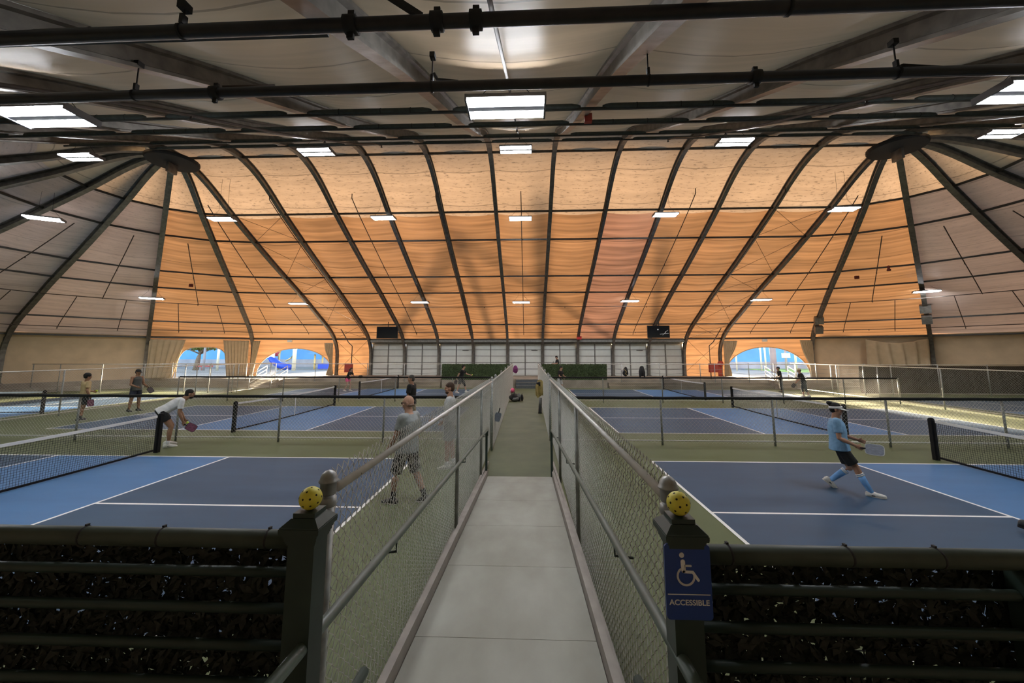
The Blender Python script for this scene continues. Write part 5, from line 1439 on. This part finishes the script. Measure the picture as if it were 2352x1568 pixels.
    if look.get('glasses'):
        m_ = MB()
        for q in (-0.034, 0.034): m_.ell(hc + Rh @ (Vector((q, 0.1, 0.005)) * s), (0.026 * s, 0.004, 0.018 * s), Rh, 10, 6)
        for q in (-0.074, 0.074): m_.tube([hc + Rh @ (Vector((q, 0.09, 0.008)) * s), hc + Rh @ (Vector((q * 1.05, 0.0, 0.008)) * s)], 0.003, 5)
        m_.build('glasses', M['black'], t, local=True)
    hw = look.get('headwear')
    def brim(front, sidew, z0, back=None, drop=0.02, th=0.006):
        m_ = MB(); n = 20; vs = []
        a0, a1 = (0, PI) if back is None else (0, 2 * PI)
        for i in range(n + 1):
            a = a0 + (a1 - a0) * i / n
            for rr in (0, 1):
                yy = math.sin(a); y_ = (front if yy > 0 else (back or front)) * yy if rr else 0.088 * yy
                x_ = (sidew if rr else 0.078) * math.cos(a)
                for h_ in (0, th): vs.append(hc + Rh @ (Vector((x_, y_ - 0.008, z0 - (drop if rr else 0) * abs(yy) + h_)) * s))
        fs = []
        for i in range(n):
            q = i * 4; r = q + 4
            fs += [(q, r, r + 2, q + 2), (q + 1, q + 3, r + 3, r + 1), (q + 2, r + 2, r + 3, q + 3), (q, q + 1, r + 1, r)]
        m_.add(vs, fs); return m_
    if hw:
        kind, col = hw
        if kind == 'cap':
            m_ = MB(); e(m_, (0, -0.012, 0.05), (0.085, 0.102, 0.082)); c_ = m_.build('cap', M[col], t, local=True); brim(0.175, 0.075, 0.035).build('brim', M[col], c_, local=True)
        if kind == 'hat':
            m_ = MB(); e(m_, (0, -0.008, 0.06), (0.088, 0.104, 0.09)); c_ = m_.build('hat', M[col], t, local=True); brim(0.17, 0.15, 0.045, 0.16, 0.01).build('brim', M[col], c_, local=True)
        if kind == 'visor':
            m_ = MB(); n = 24; vs = []
            for i in range(n):
                a = 2 * PI * i / n
                for z0, k_ in ((0.012, 1.0), (0.055, 0.98)):
                    vs.append(hc + Rh @ (Vector((0.086 * k_ * math.cos(a), 0.103 * k_ * math.sin(a) - 0.01, z0 + 0.012 * math.sin(a))) * s))
            m_.add(vs, [(2 * i, 2 * ((i + 1) % n), 2 * ((i + 1) % n) + 1, 2 * i + 1) for i in range(n)], 0, True)
            c_ = m_.build('visor', M[col], t, local=True)
            mdf = c_.modifiers.new('th', 'SOLIDIFY'); mdf.thickness = 0.006; mdf.offset = 1
            brim(0.2, 0.088, 0.02, None, 0.035, 0.008).build('brim', M[col], c_, local=True)
    rot = rotz(t.rotation_euler.z)
    J['hand'] = {k: Vector((X, Y, zg)) + rot @ (J['arm' + k][2] + (J['arm' + k][2] - J['arm' + k][1]).normalized() * 0.075 * s) for k in 'LR'}
    J['rot'] = rot; J['F'] = rot @ F; J['Lf'] = rot @ Lf; J['t'] = t
    return J
def basis(z, y):
    z = Vector(z).normalized(); y = Vector(y); y = (y - z * y.dot(z)).normalized(); x = y.cross(z)
    return Matrix((x, y, z)).transposed()
def hold(J, hand, zdir, ydir, label, face, edge='bagwhite'):
    """paddle gripped in a hand; directions in the person's view frame"""
    z = J['rot'] @ Vector(zdir); y = J['rot'] @ Vector(ydir)
    return paddle(label, J['hand'][hand], basis(z, y), face, edge)
def held_ball(J, hand, off, label, m='ballgreen'):
    p = J['hand'][hand] + J['rot'] @ Vector(off)
    o = MB().ell(p, (0.037, 0.037, 0.037), nu=16, nv=12).build('pickleball', M[m]); tag(o, label, 'ball'); return o

# nearest man, bald, walking left on the far side of the ramp fence
person('bald person in grey tee and patterned shorts walking behind the left ramp fence', -2.0, 6.95, 1.79, (-0.8, 0.6), {'L': (20, 14, 2, 0), 'R': (-12, 16, 2, 10)}, {'L': (14, 8, 22, 4), 'R': (-8, 8, 22, 4)},
       dict(skin='sk_light', top='c_grey', loose=1.1, bottom='c_camo', short=1.0, hem=-0.22, sock=('c_black', 0.3), shoe='shoedark', hair=('stubble', 'sides'), glasses=True, sole='sole'), head=(-0.95, 0.35, -0.08), vox=0.007, width=1.04)
person('bearded person in pale tee standing behind the left ramp fence, facing left', -1.72, 9.1, 1.84, (-1, 0.15), {'L': (4, 4, 4, 0), 'R': (-3, 3, 4, 0)}, {'L': (8, 8, 60, -10), 'R': (4, 8, 35, 0)},
       dict(skin='sk_mid', top='c_lgrey', bottom='c_grey', short=0.85, sock=('c_white', 0.2), shoe='shoewhite', hair=('hairbrown', 'short'), beard='hairbrown'), head=(-1, -0.1, -0.08))
person('person in black tee and khaki shorts standing left of the walkway, facing left', -3.75, 13.05, 1.8, (-0.9, 0.35), {'L': (5, 4, 3, 0), 'R': (-4, 4, 3, 0)}, {'L': (6, 8, 15, 0), 'R': (2, 9, 15, 0)},
       dict(skin='sk_mid', top='c_black', bottom='c_khaki', short=0.95, hem=-0.18, shoe='shoedark', hair=('hairgrey', 'short')), head=(-1, 0.05, 0), width=1.08)
J = person('crouching person in white tee beside the nearest left net, facing right', -9.75, 10.8, 1.84, (1, 0.05), {'L': (34, 40, 5, 0), 'R': (30, 34, 5, 0)}, {'L': (2, 4, 24, 8), 'R': (-6, 6, 28, 4)},
       dict(skin='sk_tan', top='c_white', bottom='c_black', short=0.55, hem=-0.14, shoe='shoewhite', shoemark='shoedark', sock=('c_white', 0.22), hair=('hairblack', 'short'), beard='hairblack'), lean=56, neck=14, head=(1, 0, -0.12), vox=0.0075)
hold(J, 'R', (0.7, -0.1, -0.45), (0.3, -1, 0.15), 'dark maroon paddle held low by the crouching player in white', 'padred', 'black')
held_ball(J, 'L', (0.03, -0.06, -0.02), 'lime green ball held by the crouching player in white')
J = person('person with dark afro in tan tee standing at the far left, holding a ball', -16.9, 14.8, 1.74, (0.85, 0.4), {'L': (6, 8, 4, 0), 'R': (-6, 6, 4, 0)}, {'L': (12, 6, 62, 4), 'R': (-14, 12, 40, 4)},
       dict(skin='sk_tan', top='c_tan', bottom='c_black', short=0.8, shoe='shoedark', sock=('c_black', 0.25), hair=('hairblack', 'afro')), head=(0.95, 0.1, 0))
held_ball(J, 'L', (0.05, 0, 0.03), 'yellow-green ball held out by the player in the tan tee')
hold(J, 'R', (0.1, -0.2, -1), (0.3, -1, 0), 'maroon paddle hanging in the hand of the player in the tan tee', 'padred', 'black')
J = person('person in black cap and charcoal sleeveless top standing at the far left', -17.25, 17.2, 1.82, (0.6, -0.75), {'L': (6, 8, 6, 0), 'R': (0, 6, 6, 0)}, {'L': (10, 10, 60, 10), 'R': (8, 14, 62, 14)},
       dict(skin='sk_tan', top='c_char', tank=True, bottom='c_navy', short=0.8, shoe='shoedark', sock=('c_black', 0.2), hair=('hairblack', 'short'), headwear=('cap', 'c_black'), glasses=True), head=(0.75, -0.6, -0.12), width=1.08)
hold(J, 'L', (0.5, -0.3, -0.75), (0.2, -1, 0.1), 'dark paddle held by the player in the charcoal sleeveless top', 'paddark', 'black')
J = person('person in black top and bright pink shorts leaning to play at the far left court', -12.18, 26.9, 1.66, (0.75, -0.45), {'L': (22, 28, 6, 0), 'R': (8, 34, 6, 0)}, {'L': (30, 10, 45, 6), 'R': (26, 8, 50, 6)},
       dict(skin='sk_light', top='c_black', bottom='c_pink', short=0.5, shoe='shoewhite', sock=('c_white', 0.15), hair=('hairbrown', 'pony')), lean=24, head=(0.9, -0.3, 0))
hold(J, 'L', (0.9, -0.1, 0.05), (0, -1, 0.2), 'black paddle held out by the player in pink shorts', 'black', 'black')
J = person('person in black tee about to serve in front of the left hedge', -4.26, 26.0, 1.82, (0.92, -0.35), {'L': (26, 10, 4, 0), 'R': (-8, 14, 4, 8)}, {'L': (40, 6, 38, 6), 'R': (-38, 14, 14, 0)},
       dict(skin='sk_light', top='c_black', bottom='c_char', short=0.85, shoe='shoewhite', sock=('c_white', 0.15), brace='L', hair=('hairblack', 'short')), lean=14, head=(1, -0.15, -0.05))
held_ball(J, 'L', (0.06, -0.02, 0.03), 'yellow ball held out by the serving player near the left hedge', 'ballgreen')
hold(J, 'R', (-0.25, 0, -0.95), (0.1, -1, 0), 'dark paddle swung back by the serving player near the left hedge', 'paddark', 'black')
person('person in black tee looking down at a phone behind the right hedge', 2.35, 31.6, 1.74, (-0.95, -0.3), {'L': (2, 2, 4, 0), 'R': (-2, 2, 4, 0)}, {'L': (18, 6, 72, 16), 'R': (14, 6, 76, 16)},
       dict(skin='sk_light', top='c_black', bottom='c_navy', short=0.85, shoe='shoedark', hair=('hairblack', 'short'), beard='hairblack'), head=(-0.85, -0.2, -0.5), neck=20, zg=0.62, group='people on the terrace')
tag(MB().box((2.02, 31.38, 1.86), (0.012, 0.075, 0.15), Euler((0, 0.5, 0.2)).to_matrix()).build('mobile_phone', M['black']), 'black phone held by the person behind the right hedge', 'phone')
J = person('dark haired person in black tee standing in front of the right hedge', 2.05, 26.0, 1.74, (0.75, -0.45), {'L': (12, 18, 6, 0), 'R': (4, 14, 6, 0)}, {'L': (18, 8, 50, 10), 'R': (10, 10, 55, 10)},
       dict(skin='sk_light', top='c_black', bottom='c_lgrey', short=0.85, shoe='shoewhite', hair=('hairblack', 'curly')), lean=10, head=(0.95, -0.3, -0.05))
hold(J, 'L', (0.8, -0.2, 0.05), (0, -0.4, 1), 'pale paddle held level by the player in front of the right hedge', 'bagwhite', 'c_khaki')
person('person in black tee, trousers and cap standing below the right arch', 16.75, 27.4, 1.66, (-0.9, -0.35), {'L': (4, 6, 3, 0), 'R': (-2, 6, 3, 0)}, {'L': (8, 8, 30, 8), 'R': (6, 8, 35, 8)},
       dict(skin='sk_mid', top='c_black', bottom='c_black', short=1.85, botname='trousers', shoe='shoedark', hair=('hairblack', 'short'), headwear=('cap', 'c_navy')), lean=6, head=(-0.95, -0.2, 0))
J = person('person in pale brimmed hat and black tee holding a paddle, below the right arch', 16.3, 24.4, 1.66, (-0.9, -0.3), {'L': (-6, 12, 4, 0), 'R': (8, 14, 4, 0)}, {'L': (20, 8, 25, 0), 'R': (12, 12, 20, 0)},
       dict(skin='sk_light', top='c_black', bottom='c_char', short=1.45, botname='trousers', shoe='shoewhite', sock=('c_white', 0.15), hair=('hairgrey', 'short'), headwear=('hat', 'c_hat')), lean=16, head=(-1, -0.1, -0.05))
hold(J, 'R', (-0.5, -0.1, -0.75), (0.4, -1, 0), 'round brown paddle held by the player in the brimmed hat', 'paddark', 'black')
J = person('person in white visor, sky blue tee and blue knee socks lunging on the right court', 6.0, 7.55, 1.66, (1, 0.12), {'R': (30, 6, 2, -8), 'L': (18, 66, 4, 42)}, {'R': (2, 6, 62, 0), 'L': (14, 6, 60, 4)},
       dict(skin='sk_mid', top='c_sky', loose=1.16, bottom='c_black', short=0.78, hem=-0.17, sock=('c_sock', 0.82), stripes=True, shoe='shoewhite', shoemark='shoedark', hair=('hairblack', 'bun'), headwear=('visor', 'c_white'), glasses=True), lean=-2, neck=10, head=(1, 0.1, -0.06), vox=0.007, ref='R')
hold(J, 'R', (1, -0.1, -0.02), (0.0, -0.85, 0.5), 'blue-grey paddle with white rim held out by the player in the white visor', 'padgrey', 'bagwhite')
person('person mostly out of view at the right edge, only a black shoe showing', 6.93, 6.12, 1.75, (0.95, 0.2), {'L': (30, 20, 5, 0), 'R': (-14, 32, 5, 10)}, {'L': (20, 8, 60, 6), 'R': (14, 8, 60, 6)},
       dict(skin='sk_mid', top='c_navy', bottom='c_black', short=0.8, shoe='shoedark', sole='black', sock=('c_black', 0.15), hair=('hairblack', 'short')), lean=14, ref='R')

bpy.context.view_layer.update()
_dg = bpy.context.evaluated_depsgraph_get()
for o, eyes in FINAL:
    me = bpy.data.meshes.new_from_object(o.evaluated_get(_dg))
    old = o.data; ms = [m for m in old.materials]
    o.modifiers.clear(); o.data = me; me.name = o.name
    me.materials.clear()
    for m in ms: me.materials.append(m)
    n = len(me.polygons)
    idx = np.zeros(n, dtype=np.int32)
    if eyes:
        cs = np.zeros(n * 3, dtype=np.float32); me.polygons.foreach_get('center', cs); cs = cs.reshape(-1, 3)
        for c, r, k in eyes: idx[np.linalg.norm((cs - np.array(c)) * np.array([1, 1, 1.35]), axis=1) < r] = k
    me.polygons.foreach_set('material_index', idx)
    me.polygons.foreach_set('use_smooth', np.ones(n, dtype=bool))
    bpy.data.meshes.remove(old)
# ------------------------------------------------------------------ camera, sun, sky, settings
cd = bpy.data.cameras.new('camera'); co = link(bpy.data.objects.new('camera', cd))
cd.sensor_fit = 'HORIZONTAL'; cd.sensor_width = 36.0; cd.lens = 912.4746 / 2352 * 36.0
cd.shift_x = 0.0; cd.shift_y = -(784 - 694.885) / 2352
cd.clip_start = 0.05; cd.clip_end = 400
co.location = (0, 0, 2.4663)
co.rotation_euler = (PI / 2 + 0.12911464, 0, 0.03842504)
SC.camera = co
sl = bpy.data.lights.new('sun', 'SUN'); so = link(bpy.data.objects.new('sun', sl))
SUN_EL, SUN_AZ = math.radians(8.0), math.radians(8.5)      # azimuth from +Y toward +X
sl.energy = SUN_E; sl.angle = math.radians(2.6); sl.color = (1.0, 0.80, 0.56)
d = Vector((math.sin(SUN_AZ) * math.cos(SUN_EL), math.cos(SUN_AZ) * math.cos(SUN_EL), math.sin(SUN_EL)))
so.rotation_euler = d.to_track_quat('Z', 'Y').to_euler()
so.location = (5, 60, 20)
w = bpy.data.worlds.new('sky'); SC.world = w; w.use_nodes = True
t = w.node_tree; t.nodes.clear()
out = t.nodes.new('ShaderNodeOutputWorld'); bg = t.nodes.new('ShaderNodeBackground')
sky = t.nodes.new('ShaderNodeTexSky'); sky.sky_type = 'NISHITA'; sky.sun_disc = False; sky.sun_elevation = math.radians(14); sky.sun_rotation = math.radians(8); sky.altitude = 50
t.links.new(sky.outputs[0], bg.inputs['Color']); bg.inputs['Strength'].default_value = SKY_S
t.links.new(bg.outputs[0], out.inputs[0])
vs_ = SC.view_settings
SC.display_settings.display_device = 'sRGB'
vs_.view_transform = 'Standard'; vs_.look = 'None'; vs_.exposure = EXPO; vs_.gamma = 1.0; vs_.use_curve_mapping = False
c = SC.cycles
c.use_denoising = True
try: c.denoiser = 'OPENIMAGEDENOISE'
except Exception: pass
c.max_bounces = 6; c.diffuse_bounces = 4; c.glossy_bounces = 3; c.transmission_bounces = 3; c.transparent_max_bounces = 8
c.sample_clamp_indirect = 4.0; c.caustics_reflective = False; c.caustics_refractive = False
